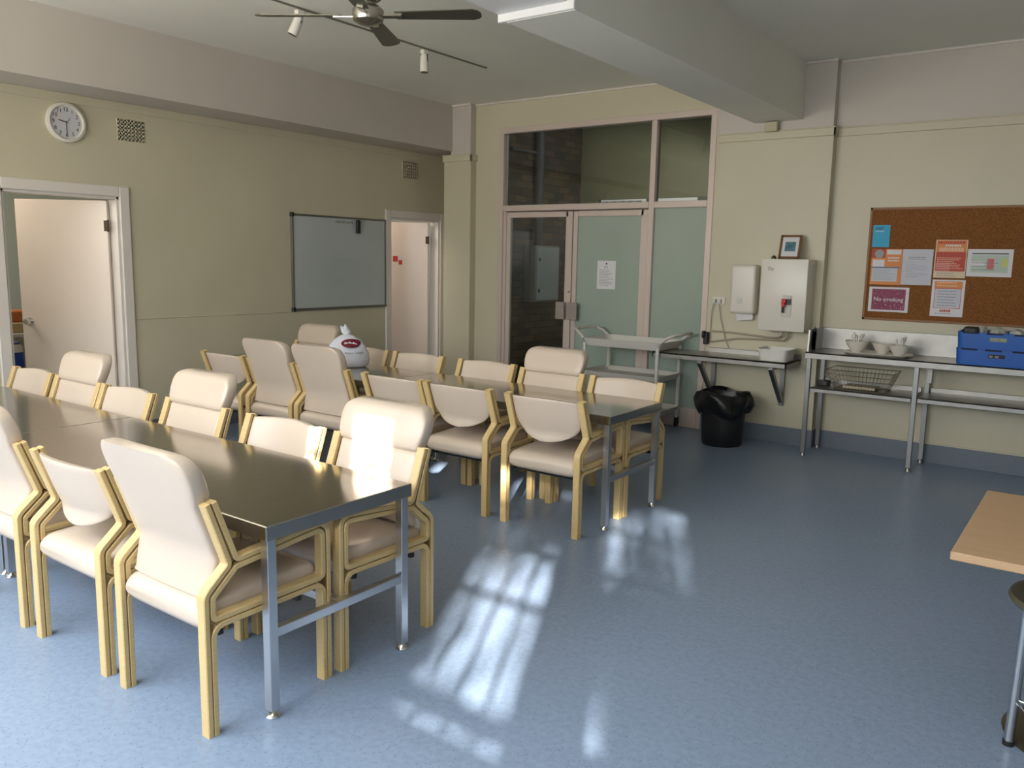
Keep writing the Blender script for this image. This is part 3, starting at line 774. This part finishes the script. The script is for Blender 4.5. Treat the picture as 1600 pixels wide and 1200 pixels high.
# ------------------------------------------------------------ ceiling fan, track light
fan = thing('ceiling_fan', 'brushed metal four-blade ceiling fan', 'fan', (-3.62, 3.50, 3.0))
bm = bmesh.new(); lathe(bm, [(0, -.055), (.02, -.055), (.055, -.045), (.085, -.028), (.092, -.005), (.09, .03), (.07, .05), (.05, .055), (.045, .07), (.075, .09), (.085, .12), (.07, .16), (.03, .18), (0, .18)], n=36)
new('motor', bm, m_fanhub, fan, 40)
bm = bmesh.new(); tube(bm, [(0, 0, .17), (0, 0, .37)], .012, 12); lathe(bm, [(.015, .31), (.05, .33), (.06, .37), (0, .37)], n=24); new('rod', bm, m_fanhub, fan, 40)
for a in (213, 30, 122, 303):
    bm = bmesh.new(); n = 14; L0, L1 = .16, .655
    Mx = Matrix.Rotation(math.radians(a), 4, 'Z') @ Matrix.Rotation(math.radians(-10), 4, 'X')
    tp, bt_ = [], []
    outl = [(L0, -.042), (L1-.05, -.060), (L1-.015, -.045), (L1, -.015), (L1, .02), (L1-.015, .045), (L1-.05, .060), (L0, .042)]
    A = [bm.verts.new(Mx @ Vector((x, y, .003))) for x, y in outl]; B = [bm.verts.new(Mx @ Vector((x, y, -.003))) for x, y in outl]
    bm.faces.new(A); bm.faces.new(B[::-1])
    for i in range(len(outl)): bm.faces.new((A[i], A[(i+1) % 8], B[(i+1) % 8], B[i]))
    bl = new('blade', bm, m_fan, fan)
    bm = bmesh.new(); box(bm, .07, .20, -.018, .018, -.010, -.003, M=Mx); new('blade_arm', bm, m_fanhub, bl)
tr = thing('track_light', 'thin ceiling lighting track with white spotlights beyond the fan', 'light', (-4.87, 0, ZC))
new('track', boxes((-.008, .008, 1.6, 6.19, -.010, 0)), mat('track_metal', srgb(120, 116, 106), .5), tr)
def spot(y, d, l):
    b = boxes((-.02, .02, y-.03, y+.03, -.055, -.02), bev=.004); s = new('spotlight', b, m_whitep, tr)
    d = Vector(d).normalized(); p = Vector((0, y, -.075)); bm = bmesh.new()
    tube(bm, [(0, y, -.05), p], .008, 8)
    tube(bm, [p-d*.02, p, p+d*l], [.022, .034, .036], 16); new('lamp_head', bm, m_whitep, s, 50)
    bm = bmesh.new(); tube(bm, [p+d*(l-.001), p+d*(l+.006)], .031, 16); new('lamp_glass', bm, mat('spot_inner', srgb(90, 80, 60), .3), s, 50)
    bm = bmesh.new()
    for dx in (-.034, .034): tube(bm, [(dx, y, -.055), p+Vector((dx, 0, -.01))+d*.03], .004, 6)
    new('yoke', bm, m_ink, s)
spot(4.04, (-.35, -.25, -.9), .12); spot(5.35, (0, 0, -1), .12); spot(2.6, (-.2, .3, -.9), .12)

# ------------------------------------------------------------ pier things
t = thing('water_heater', 'white wall-mounted hot water unit above the small steel bench', 'water heater', (-2.36, 7.48, 1.055))
new('casing', boxes((-.205, .205, -.23, 0, 0, .63), bev=.008, seg=2), m_white, t, 40)
tp = new('tap_panel', boxes((.005, .085, -.236, -.229, .125, .315), bev=.003), m_greyp, t)
bm = boxes((.005, .045, -.275, -.235, .235, .285), bev=.006); box(bm, .01, .04, -.285, -.26, .215, .255, bev=.005); new('tap_lever', bm, m_red, tp)
bm = bmesh.new(); tube(bm, [(.02, -.25, .24), (.02, -.265, .21), (.02, -.265, .165)], .011, 10); box(bm, .045, .08, -.25, -.235, .235, .285); new('tap_spout', bm, m_black, tp, 50)
text('lettering', 'Zip', .04, facing_back(-.12, -.2315, .545), m_grink, t)
new('side_label', boxes((.2051, .2062, -.12, -.08, .49, .59)), m_greyp, t)
bm = bmesh.new()
tube(bm, [(-.03, -.05, 0), (-.035, -.05, -.05), (-.07, -.04, -.075), (-.18, -.03, -.08), (-.55, -.02, -.06), (-.72, -.015, -.06)], .0085, 10)
tube(bm, [(.02, -.05, 0), (.015, -.05, -.06), (-.02, -.04, -.10), (-.15, -.03, -.10), (-.45, -.025, -.11), (-.72, -.02, -.16)], .0085, 10)
new('pipe', bm, mat('grey_pipe_light', srgb(170, 160, 142), .4, metal=.3), t, 60)
t = thing('photo_frame', 'small brown framed picture leaning on top of the water heater', 'picture frame', (-2.345, 7.30, 1.686), 0)
t.rotation_euler = (math.radians(-24), 0, math.radians(8))
bm = boxes((-.09, .09, -.012, 0, 0, .02), (-.09, .09, -.012, 0, .205, .225), (-.09, -.07, -.012, 0, 0, .225), (.07, .09, -.012, 0, 0, .225)); new('frame', bm, mat('brown_frame_wood', srgb(120, 84, 50), .5), t)
new('mount', boxes((-.07, .07, -.008, -.002, .02, .205)), m_paper, t)
new('picture', boxes((-.045, .045, -.0095, -.008, .07, .16)), mat('seaside_picture', srgb(90, 130, 140), .5, noise=(12, .5)), t)
bm = bmesh.new(); lathe(bm, [(0, 0), (.02, 0), (.022, .012), (.012, .028), (0, .03)], n=20)
tag(new('round_knob', bm, m_bronze, None, 50, (-2.49, 7.34, 1.686)), 'small round brown knob beside the picture frame on the heater', 'knob')
t = thing('towel_dispenser', 'white paper towel dispenser left of the water heater', 'dispenser', (-2.77, 7.48, 1.18))
bm = bmesh.new(); box(bm, -.118, .118, -.12, 0, 0, .45, bev=.035, seg=4); new('cover', bm, m_white, t, 50)
bm = bmesh.new(); lathe(bm, [(.026, 0), (.03, .002), (.03, .004), (0, .004)], n=24, M=facing_back(-.02, -.118, .12)); new('lock_ring', bm, m_greyp, t, 40)
bm = bmesh.new(); vv = [bm.verts.new(p) for p in ((-.06, -.05, -.07), (.09, -.05, -.05), (.09, -.05, .02), (-.08, -.05, .02), (-.06, -.047, -.07), (.09, -.047, -.05), (.09, -.047, .02), (-.08, -.047, .02))]
for q in ((0, 1, 2, 3), (7, 6, 5, 4), (0, 1, 5, 4), (1, 2, 6, 5), (2, 3, 7, 6), (3, 0, 4, 7)): bm.faces.new([vv[i] for i in q])
new('paper_towel', bm, m_paper, t)
t = thing('power_outlet', 'white double power outlet with two cables left of the towel dispenser', 'outlet', (-3.035, 7.48, 1.285))
new('plate', boxes((-.065, .065, -.012, 0, -.037, .037), bev=.004), m_white, t)
for x in (-.035, .015): new('plug', boxes((x-.018, x+.018, -.045, -.012, -.022, .018), bev=.007, seg=2), m_greyp, t)
for pts in ([(-.035, -.035, -.02), (-.06, -.02, -.1), (-.065, -.015, -.3), (-.06, -.015, -.40)], [(.015, -.035, -.02), (.03, -.02, -.15), (.09, -.02, -.36), (.13, -.02, -.44)]):
    bm = bmesh.new(); tube(bm, pts, .0045, 8); new('cable', bm, mat('grey_cable', srgb(176, 166, 150), .5), t, 60)
bm = boxes((-.02, .03, -.05, 0, 0, .12), bev=.008); box(bm, -.03, .0, -.07, -.02, .06, .13, bev=.008)
tag(new('valve_box', bm, m_black, None, None, (-3.135, 7.48, .865)), 'black valve box on the wall at the left end of the small bench', 'valve')
bm = boxes((-.055, .055, -.05, 0, 0, .085), bev=.006)
jb = tag(new('junction_box', bm, mat('beige_box_plastic', srgb(190, 180, 150), .5), None, None, (-2.615, 7.455, 2.80)), 'small beige box on the moulding under the ceiling beam', 'junction box')
# loose wires hanging by the bin
bm = bmesh.new()
for x, l in ((-3.16, .0), (-3.13, .03)):
    tube(bm, [(x, 7.555, .74), (x-.01, 7.54, .5), (x-.04+l, 7.53, .3), (x-.02, 7.53, .17), (x+.03, 7.54, .14)], .005, 8)
tag(new('loose_cable', bm, MATS['grey_cable'], None, 60), 'loose grey cables hanging behind the black bin', 'cable')

# ------------------------------------------------------------ small wall bench
t = thing('wall_bench', 'small stainless steel wall bench under the water heater', 'bench', (0, 0, 0))
bm = boxes((-3.50, -2.225, 7.06, 7.465, .783, .797), (-3.50, -2.225, 7.06, 7.075, .747, .797), (-2.24, -2.225, 7.06, 7.465, .747, .797), (-3.50, -3.485, 7.06, 7.465, .747, .797), (-3.10, -2.225, 7.455, 7.478, .783, .84), bev=.002)
new('benchtop', bm, m_steel_b, t)
for x in (-3.04, -2.375):
    bm = boxes((x-.02, x+.02, 7.44, 7.478, .36, .747), (x-.02, x+.02, 7.10, 7.44, .72, .747))
    b2 = bmesh.new(); d = Vector((0, 7.44-7.12, .40-.72)); L = d.length; ang = math.atan2(d.z, d.y)
    box(b2, -.018, .018, 0, L, -.018, .018, M=Matrix.Translation((x, 7.12, .72)) @ Matrix.Rotation(ang, 4, 'X')); merge(bm, b2)
    new('bracket', bm, m_leg_b, t)
t = thing('plastic_tub', 'shallow white plastic tub on the small steel bench', 'tub', (-2.365, 7.22, .797))
bm = bmesh.new()
secs = [[(x, y, z) for x, y in superell(40, a, b, 6)] for a, b, z in ((.112, .125, 0), (.118, .132, .004), (.135, .150, .098), (.146, .16, .10), (.146, .16, .108), (.133, .147, .108), (.128, .142, .098), (.110, .125, .012))]
loft(bm, secs); new('tub_shell', bm, m_whitep, t, 40)

# ------------------------------------------------------------ bin
t = thing('waste_bin', 'round black waste bin with a black liner under the small bench', 'bin', (-2.78, 7.10, 0))
bm = bmesh.new(); lathe(bm, [(0, 0), (.17, 0), (.178, .01), (.19, .2), (.205, .42), (.21, .46), (.2, .46), (.17, .05), (0, .04)], n=40); new('bin_body', bm, m_black, t, 40)
bm = bmesh.new(); rings = []; rnd = random.Random(2)
for r, z, wv in ((.165, .30, .0), (.2, .45, .01), (.215, .49, .012), (.232, .485, .014), (.245, .43, .02), (.245, .36, .022), (.228, .29, .02), (.222, .285, .02), (.225, .35, .015)):
    rings.append([Vector((math.cos(a)*(r+wv*math.sin(5*a+z*20)+wv*.6*math.sin(11*a)), math.sin(a)*(r+wv*math.sin(5*a+z*20)), z+wv*1.3*math.sin(3*a+1)+rnd.uniform(-.003, .003))) for a in [2*PI*k/56 for k in range(56)]])
loft(bm, rings, closed_ends=False); new('bin_liner', bm, m_bag, t, 80)

# ------------------------------------------------------------ trolley
t = thing('service_trolley', 'grey plastic three-tier service trolley in front of the frosted door', 'trolley', (-3.835, 7.285, 0))
hx, hy = .425, .265
def tray(z, d):
    bm = bmesh.new(); e = 10
    sc = [(hx-.02, hy-.02, z), (hx, hy, z+d*.5), (hx+.012, hy+.012, z+d), (hx-.004, hy-.004, z+d), (hx-.03, hy-.03, z+.012)]
    loft(bm, [[(x, y, zz) for x, y in superell(48, a, b, e)] for a, b, zz in sc]); return new('tray', bm, m_greyp, t, 40)
tray(.805, .075); tray(.50, .055); tray(.165, .055)
for sx in (-1, 1):
    for s_ in (-1, 1):
        x, y = sx*(hx-.025), s_*(hy-.02)
        bm = bmesh.new(); tube(bm, [(x, y, .10), (x, y, .83)], .019, 14); pst = new('post', bm, m_greyp, t, 50)
        bm = bmesh.new(); lathe(bm, [(0, -.012), (.035, -.012), (.038, 0), (.035, .012), (0, .012)], n=20, M=Matrix.Translation((x, y, .04)) @ Matrix.Rotation(PI/2, 4, 'Y')); box(bm, x-.02, x+.02, y-.01, y+.01, .04, .11)
        new('caster', bm, m_black, pst, 40)
    bm = bmesh.new(); X = sx*(hx-.01); X2 = sx*(hx+.115)
    tube(bm, [(X, -hy+.02, .875), ((X+X2)/2, -hy+.03, .925), (X2, -hy+.06, .955), (X2+sx*.01, 0, .96), (X2, hy-.06, .955), ((X+X2)/2, hy-.03, .925), (X, hy-.02, .875)], .015, 12)
    new('handle', bm, m_greyp, t, 60)

# ------------------------------------------------------------ long steel bench
bx0, bx1, by0, by1, bz = -2.085, .45, 7.10, 7.565, .905
t = thing('steel_bench', 'long stainless steel bench with splashback along the right back wall', 'bench')
bm = boxes((bx0, bx1, by0, by1, bz-.012, bz), (bx0, bx1, by0, by0+.014, bz-.055, bz), bev=.002); new('benchtop', bm, m_steel_b, t)
new('splashback', boxes((bx0, bx1, by1-.012, by1+.003, bz, 1.09), bev=.002), m_steel_b, t)
bm = bmesh.new(); b2 = bmesh.new()
q = [(by0+.05, bz), (by1-.012, bz), (by1-.012, 1.09), (by0+.06, 1.09)]
A = [bm.verts.new((bx0, *p)) for p in q]; B = [bm.verts.new((bx0+.012, *p)) for p in q]
bm.faces.new(A); bm.faces.new(B[::-1]); [bm.faces.new((A[i], A[(i+1) % 4], B[(i+1) % 4], B[i])) for i in range(4)]; b2.free()
new('end_panel', bm, m_steel_b, t)
for x, y in ((-2.055, by0+.035), (-2.045, by1-.035), (-1.213, by0+.035), (-1.19, by1-.035), (-.1, by0+.035), (-.1, by1-.035)):
    l = new('leg', boxes((x-.018, x+.018, y-.018, y+.018, .03, bz-.012), bev=.002), m_leg_b, t)
    bm = bmesh.new(); lathe(bm, [(0, 0), (.022, 0), (.02, .01), (.012, .03), (0, .03)], x, y, 14); new('foot', bm, m_leg_b, l, 40)
new('undershelf', boxes((-2.03, -1.236, by0+.02, by1-.01, .592, .602), (-2.03, -1.236, by0+.02, by0+.032, .565, .602), (-2.03, -1.236, by1-.02, by1-.01, .592, .64), bev=.002), m_steel_b, t)
new('undershelf', boxes((-1.190, bx1, by0+.02, by1-.01, .597, .607), (-1.190, bx1, by0+.02, by0+.032, .567, .607), (-1.165, bx1, by1-.02, by1-.01, .597, .645), bev=.002), m_steel_b, t)
new('support_stub', boxes((-1.150, -1.115, by0+.12, by0+.15, .72, bz-.012), bev=.002), m_greyp, t)
# cloth over the end panel
bm = bmesh.new(); P_ = []
grid = [[(bx0-.004+.030*j*0+.022+(.002 if i else 0), 7.22+.026*j+.01*math.sin(i*1.1), 1.10-.030*i-.01*math.sin(j*2.0)-(.02*j if i > 3 else 0)) for j in range(5)] for i in range(6)]
vg = [[bm.verts.new(p) for p in r_] for r_ in grid]
for i in range(5):
    for j in range(4): bm.faces.new((vg[i][j], vg[i][j+1], vg[i+1][j+1], vg[i+1][j]))
bmesh.ops.solidify(bm, geom=list(bm.faces), thickness=.006)
tag(new('dish_cloth', bm, mat('blue_grey_cloth', srgb(120, 140, 160), .9), None, 80), 'blue grey cloth hung over the left end of the steel bench', 'cloth')
# serving tray with bowls
t = thing('serving_tray', 'white oval-cornered tray holding the bowls on the steel bench', 'tray', (-1.55, 7.29, bz))
bm = bmesh.new(); loft(bm, [[(x, y, z) for x, y in superell(40, a, b, 4)] for a, b, z in ((.22, .11, 0), (.235, .125, .004), (.265, .15, .020), (.262, .147, .023), (.23, .12, .010))]); new('tray_shell', bm, m_white, t, 50)
def bowl(label, x, y, fill, r=.078, hgt=.075):
    t = thing('serving_bowl', label, 'bowl', (x, y, bz+.010), 0, 'white bowls on the tray')
    bm = bmesh.new(); lathe(bm, [(0, 0), (.035, 0), (.038, .006), (r*.72, hgt*.45), (r, hgt), (r-.005, hgt), (r*.66, hgt*.45), (.03, .012), (0, .010)], n=32); new('bowl_shell', bm, m_white, t, 50)
    bm = bmesh.new(); rn = random.Random(int(x*100))
    if fill == 'spoons':
        for k in range(9):
            a = rn.uniform(0, 6.28); l = rn.uniform(.10, .13); tl = rn.uniform(.15, .45); p0 = Vector((rn.uniform(-.02, .02), rn.uniform(-.02, .02), .03)); d = Vector((math.cos(a)*tl, math.sin(a)*tl, 1)).normalized()
            tube(bm, [p0, p0+d*l*.75, p0+d*l, p0+d*(l+.012)], [.004, .004, .011, .004], 6)
        new('plastic_cutlery', bm, m_whitep, t, 60)
    else:
        for k in range(26):
            M_ = Matrix.Translation((rn.uniform(-.045, .045), rn.uniform(-.045, .045), .05+rn.uniform(0, .03))) @ Matrix.Rotation(rn.uniform(0, 3), 4, 'Z') @ Matrix.Rotation(rn.uniform(-.6, .6), 4, 'X')
            box(bm, -.02, .02, -.01, .01, -.002, .002, M=M_)
        o = new('sachets', bm, mat('sachet_paper', srgb(190, 186, 178), .7), t); o['kind'] = 'stuff'
bowl('leftmost white bowl on the tray, holding white plastic cutlery', -1.72, 7.30, 'spoons', .098, .10)
bowl('middle white bowl on the tray, filled with small sachets', -1.525, 7.34, 'sachets', .085, .088)
bowl('rightmost white bowl on the tray, holding white plastic cutlery', -1.375, 7.25, 'spoons', .088, .088)
# wire basket on the undershelf
t = thing('wire_basket', 'wire basket on the lower shelf of the steel bench', 'basket', (-1.655, 7.32, .602))
bm = bmesh.new()
def rect(z, ex): return [(-.20-ex, -.12-ex*.6, z), (.20+ex, -.12-ex*.6, z), (.20+ex, .12+ex*.6, z), (-.20-ex, .12+ex*.6, z)]
for z, ex, r in ((.003, 0, .003), (.045, .015, .0015), (.085, .03, .0015), (.125, .045, .0015), (.165, .065, .0032)):
    tube(bm, rect(z, ex), r, 5, closed=True)
for k in range(17):
    x = -.2+.4*k/16; xx = x*1.30
    for s_ in (-1, 1): tube(bm, [(x, s_*.12, .003), (xx, s_*.157, .165)], .0014, 4)
    tube(bm, [(x, -.12, .003), (x, .12, .003)], .0014, 4)
for k in range(9):
    y = -.12+.24*k/8
    for s_ in (-1, 1): tube(bm, [(s_*.2, y, .003), (s_*.265, y*1.3, .165)], .0014, 4)
new('wire_mesh', bm, mat('basket_wire', srgb(130, 122, 104), .4, metal=.7), t)
new('paper_liner', boxes((-.14, .12, -.08, .10, .006, .03), bev=.004), mat('liner_paper', srgb(205, 190, 165), .8), t)
bm = boxes((-.045, .045, -.06, .06, 0, .045), bev=.01, seg=2)
tag(new('black_lid_box', bm, m_black, None, None, (-1.975, 7.33, .602)), 'small black box at the left end of the lower bench shelf', 'box')
# crates
def crate(label, x, y, z, h):
    t = thing('storage_crate', label, 'crate', (x, y, z), 0, 'stacked blue crates')
    bm = bmesh.new(); L, W = .29, .19
    loft(bm, [[(xx, yy, zz) for xx, yy in superell(56, a, b, 12)] for a, b, zz in ((L-.008, W-.008, 0), (L, W, h*.96), (L, W, h), (L-.012, W-.012, h), (L-.02, W-.02, .01))])
    new('crate_shell', bm, m_crate, t, 40)
    bm = bmesh.new()
    for xx in (-.25, -.09, .09): box(bm, xx, xx+.11, -W-.001, -W+.006, h-.012, h+.0005)
    new('vent_slot', bm, mat('slot_dark_blue', srgb(10, 26, 60), .7), t)
    new('label_slot', boxes((-.065, .045, -W-.002, -W+.004, h*.5, h*.5+.028)), mat('crate_tag_%d' % (z > 1), srgb(150, 160, 120) if z > 1 else srgb(24, 34, 40), .6), t)
    bm = boxes((-.06, -.035, -W-.003, -W, h*.5+.005, h*.5+.02), (-.02, .005, -W-.003, -W, h*.5+.005, h*.5+.02)); new('tag_print', bm, m_grink, t)
crate('lower blue plastic crate standing on the steel bench', -.665, 7.30, bz, .125)
crate('upper blue plastic crate heaped with white items', -.665, 7.30, bz+.126, .125)
bm = bmesh.new(); rn = random.Random(5)
def blob(bm, c, s, n=14, seed=0):
    b2 = bmesh.new(); bmesh.ops.create_icosphere(b2, subdivisions=3, radius=1); r = random.Random(seed)
    fz = [r.uniform(3, 7) for _ in range(3)]
    for v in b2.verts:
        k = 1+.16*math.sin(v.co.x*fz[0]+1)*math.sin(v.co.y*fz[1])+.1*math.sin(v.co.z*fz[2]*1.7+v.co.x*5); v.co = Vector((c[0]+v.co.x*s[0]*k, c[1]+v.co.y*s[1]*k, c[2]+v.co.z*s[2]*k))
    merge(bm, b2)
for i, (x, s_, z) in enumerate(((-.70, .06, 1.135), (-.565, .055, 1.13), (-.455, .04, 1.145), (-.795, .025, 1.14))):
    bm = bmesh.new(); blob(bm, (x, 7.28, z), (s_, .10, .055), seed=i)
    tag(new('crumpled_packet', bm, mat('crumpled_white', srgb(196, 198, 190), .6), None, 60), ('large crumpled white packet in the middle of the upper crate', 'crumpled white packet right of the middle in the upper crate', 'crumpled white packet at the right end of the upper crate', 'small crumpled white packet beside the black tray in the crate')[i], 'packet', 'crumpled packets in the upper crate')
bm = boxes((-.925, -.835, 7.19, 7.36, 1.06, 1.185), bev=.008)
tag(new('black_tray', bm, m_black), 'black plastic tray standing in the left of the upper crate', 'tray')

# ------------------------------------------------------------ cork board and posters
t = thing('cork_board', 'large brown cork notice board above the steel bench', 'notice board', (0, YB, 0))
new('cork', boxes((-1.745, .35, -.014, 0, 1.20, 2.115)), m_cork, t)
new('frame', boxes((-1.76, .37, -.02, 0, 2.11, 2.13), (-1.76, .37, -.02, 0, 1.182, 1.202), (-1.76, -1.74, -.02, 0, 1.182, 2.13), (.35, .37, -.02, 0, 1.182, 2.13), bev=.002), mat('cork_frame_wood', srgb(140, 92, 50), .5), t)
yc_ = YB-.0155
gp = 'sheets pinned to the cork board'
t, a, b = sheet('blue_leaflet', 'small turquoise blue leaflet at the top left of the cork board', -1.727, -1.592, 1.80, 1.985, yc_, mat('turquoise_paper', srgb(60, 168, 205), .6), gp, 'leaflet')
lines(t, -a*.7, a*.4, b*.75, b*.62, 2, mat('dark_blue_ink', srgb(30, 90, 130), .6), h=.008); bar(t, -a*.7, a*.3, b*.38, b*.50, mat('pale_blue_ink', srgb(150, 205, 225), .6))
m_or = mat('orange_ink', srgb(222, 140, 78), .6); m_rd = mat('red_ink', srgb(190, 74, 60), .6); m_pk = mat('pink_ink', srgb(205, 110, 108), .6)
t, a, b = sheet('orange_poster', 'orange and white leaflet under the blue one on the cork board', -1.722, -1.478, 1.485, 1.785, yc_, None, gp, 'poster')
bar(t, -a, a, -b, b, m_or, lift=.0014); bar(t, -a, -.01, b*.5, b, m_rd, lift=.0017); bar(t, .0, a*.9, b*.7, b*.95, m_paper, lift=.0017); bar(t, -a*.9, -.015, 0.0, b*.4, m_paper, lift=.0017)
bar(t, -a*.9, a*.75, -b*.82, -b*.08, mat('pale_grey_panel', srgb(200, 204, 212), .7), lift=.0017); bar(t, -a, a*.9, -.01, .0, mat('steel_blue_ink', srgb(90, 120, 150), .6), lift=.002)
bmm = bmesh.new(); lathe(bmm, [(0, .0008), (.036, .0008), (.036, 0)], n=28, M=facing_back(-a*.5, -.0018, b*.72)); new('emblem', bmm, mat('grey_emblem', srgb(150, 160, 158), .6), t)
lines(t, .01, a*.85, b*.5, b*.35, 2, m_paper, h=.012, jag=.1); lines(t, -a*.8, a*.6, -b*.2, -b*.7, 6, m_grink, h=.003)
t, a, b = sheet('typed_letter', 'plain white typed sheet between the two orange posters', -1.480+.004, -1.245, 1.49, 1.785, yc_, mat('lilac_white_paper', srgb(206, 206, 216), .8), gp)
lines(t, -a*.6, a*.6, b*.55, b*.45, 2, m_grink, h=.006, jag=.1); lines(t, -a*.7, a*.75, b*.25, -b*.55, 9, mat('light_grey_ink', srgb(150, 150, 160), .7), h=.003, jag=.7)
t, a, b = sheet('red_poster', 'red and orange event poster in the middle of the cork board', -1.232, -1.0, 1.555, 1.862, yc_, mat('cream_paper', srgb(226, 204, 176), .7), gp, 'poster')
bar(t, -a*.94, a*.94, b*.35, b*.97, m_or, lift=.0014); bar(t, -a*.94, a*.94, -b*.65, b*.36, m_rd, lift=.0015)
bar(t, -a*.94, 0, -b*.65, -b*.2, m_pk, lift=.0017)
lines(t, -a*.85, a*.85, b*.86, b*.85, 1, m_rd, h=.022, jag=.02); lines(t, -a*.4, a*.6, b*.70, b*.69, 1, m_paper, h=.016, jag=.1)
lines(t, -a*.75, a*.85, b*.54, b*.44, 2, mat('peach_ink', srgb(232, 190, 160), .6), h=.016, jag=.15)
lines(t, -a*.85, a*.8, b*.05, -b*.5, 7, mat('peach_ink', srgb(232, 190, 160), .6), h=.005)
lines(t, -a*.8, a*.6, -b*.76, -b*.88, 2, m_grink, h=.005)
t, a, b = sheet('evacuation_plan', 'landscape floor plan sheet right of the red poster', -.995, -.678, 1.572, 1.79, yc_, None, gp, 'plan')
bar(t, -a*.82, a*.82, -b*.7, b*.55, mat('pale_green_panel', srgb(190, 204, 192), .7), lift=.0014); bar(t, -a*.8, a*.8, b*.62, b*.72, mat('green_grey_ink', srgb(100, 116, 110), .6), lift=.0014)
bar(t, -a*.1, a*.2, -b*.45, b*.3, mat('plan_red', srgb(214, 110, 116), .6), lift=.0017); bar(t, a*.55, a*.8, -b*.3, b*.3, mat('plan_yellow', srgb(206, 212, 120), .6), lift=.0017); bar(t, -a*.8, -a*.2, -b*.2, b*.1, m_paper, lift=.0017)
lines(t, -a*.75, a*.45, b*.0, -b*.5, 3, m_grink, h=.006, jag=.2)
t, a, b = sheet('no_smoking_sign', 'landscape no smoking notice at the bottom left of the cork board', -1.718, -1.402, 1.255, 1.465, yc_, None, gp, 'sign')
bm = bmesh.new(); box(bm, -a*.84, a*.84, -.0018, -.001, -b*.84, b*.84)
new('printed_panel', bm, mat('berry_print', srgb(132, 34, 74), .5, noise=(70, .45)), t)
bm = bmesh.new(); rn = random.Random(9)
for k in range(46): 
    x, z = rn.uniform(-a*.8, a*.8), rn.uniform(-b*.8, b*.8)
    if abs(z) > .018: lathe(bm, [(0, .0006), (rn.uniform(.0025, .005), .0006), (.002, 0)], n=8, M=facing_back(x, -.0018, z))
new('dots', bm, mat('pale_pink_ink', srgb(220, 150, 180), .6), t)['kind'] = 'stuff'
ftext(t, 'No smoking', .048, 0, 0, m_paper, 1.0, .0028)
t, a, b = sheet('framed_notice', 'white notice with an orange heading and red border under the red poster', -1.232, -.99, 1.24, 1.54, yc_, None, gp, tilt=0)
bar(t, -a*.85, a*.85, b*.55, b*.92, m_or, lift=.0014); bar(t, -a*.82, a*.82, -b*.56, b*.55, m_pk, lift=.0013); bar(t, -a*.78, a*.78, -b*.53, b*.5, mat('lilac_white_paper', (0, 0, 0)), lift=.0016)
lines(t, -a*.6, a*.7, b*.38, -b*.40, 6, m_grink, h=.006); lines(t, -a*.4, a*.3, -b*.66, -b*.72, 2, m_rd, h=.01, jag=.1); lines(t, -a*.7, a*.6, -b*.84, -b*.86, 1, m_grink, h=.005)
lines(t, -a*.7, a*.6, b*.84, b*.68, 2, mat('peach_ink', (0, 0, 0)), h=.01, jag=.1)

# ------------------------------------------------------------ cafe table and stool at right
t = thing('cafe_table', 'square beech laminate table at the right edge of the photo', 'table', (.074, 3.33, 0))
new('tabletop', boxes((-.415, .415, -.46, .46, .712, .74), bev=.003), m_beech, t)
bm = bmesh.new(); tube(bm, [(0, 0, .02), (0, 0, .71)], .035, 20); lathe(bm, [(0, .70), (.12, .70), (.12, .712), (0, .712)], n=24); new('pedestal', bm, m_silver, t, 40)
bm = bmesh.new(); lathe(bm, [(0, 0), (.248, 0), (.25, .006), (.235, .014), (.06, .03), (0, .03)], n=48); new('base', bm, m_bronze, t, 40)
t = thing('metal_stool', 'round metal stool with tubular legs, cut by the right edge', 'stool', (.025, 3.10, 0))
bm = bmesh.new(); lathe(bm, [(0, .555), (.17, .555), (.205, .562), (.212, .575), (.205, .588), (.19, .592), (.17, .586), (0, .583)], n=48); new('seat', bm, mat('stool_seat_metal', srgb(140, 138, 116), .25, metal=.8), t, 40)
for k, a in enumerate((158, 254, 350)):
    c, s_ = math.cos(math.radians(a)), math.sin(math.radians(a)); bm = bmesh.new()
    tube(bm, [(c*.165, s_*.165, .56), (c*(.165+.012), s_*.18, .0)], .0165, 14)
    l = new('leg', bm, m_silver, t, 50); bm = bmesh.new(); tube(bm, [(c*.1775, s_*.18, .0), (c*.1775, s_*.18, .018)], .019, 14); new('rubber_foot', bm, m_black, l, 50)
for z, ex in ((.40, .168), (.17, .174)):
    bm = bmesh.new()
    A_ = [Vector((math.cos(math.radians(a))*ex, math.sin(math.radians(a))*ex, z)) for a in (158, 254, 350)]
    tube(bm, A_, .009, 10, closed=True); new('cross_tube', bm, m_silver, t, 50)
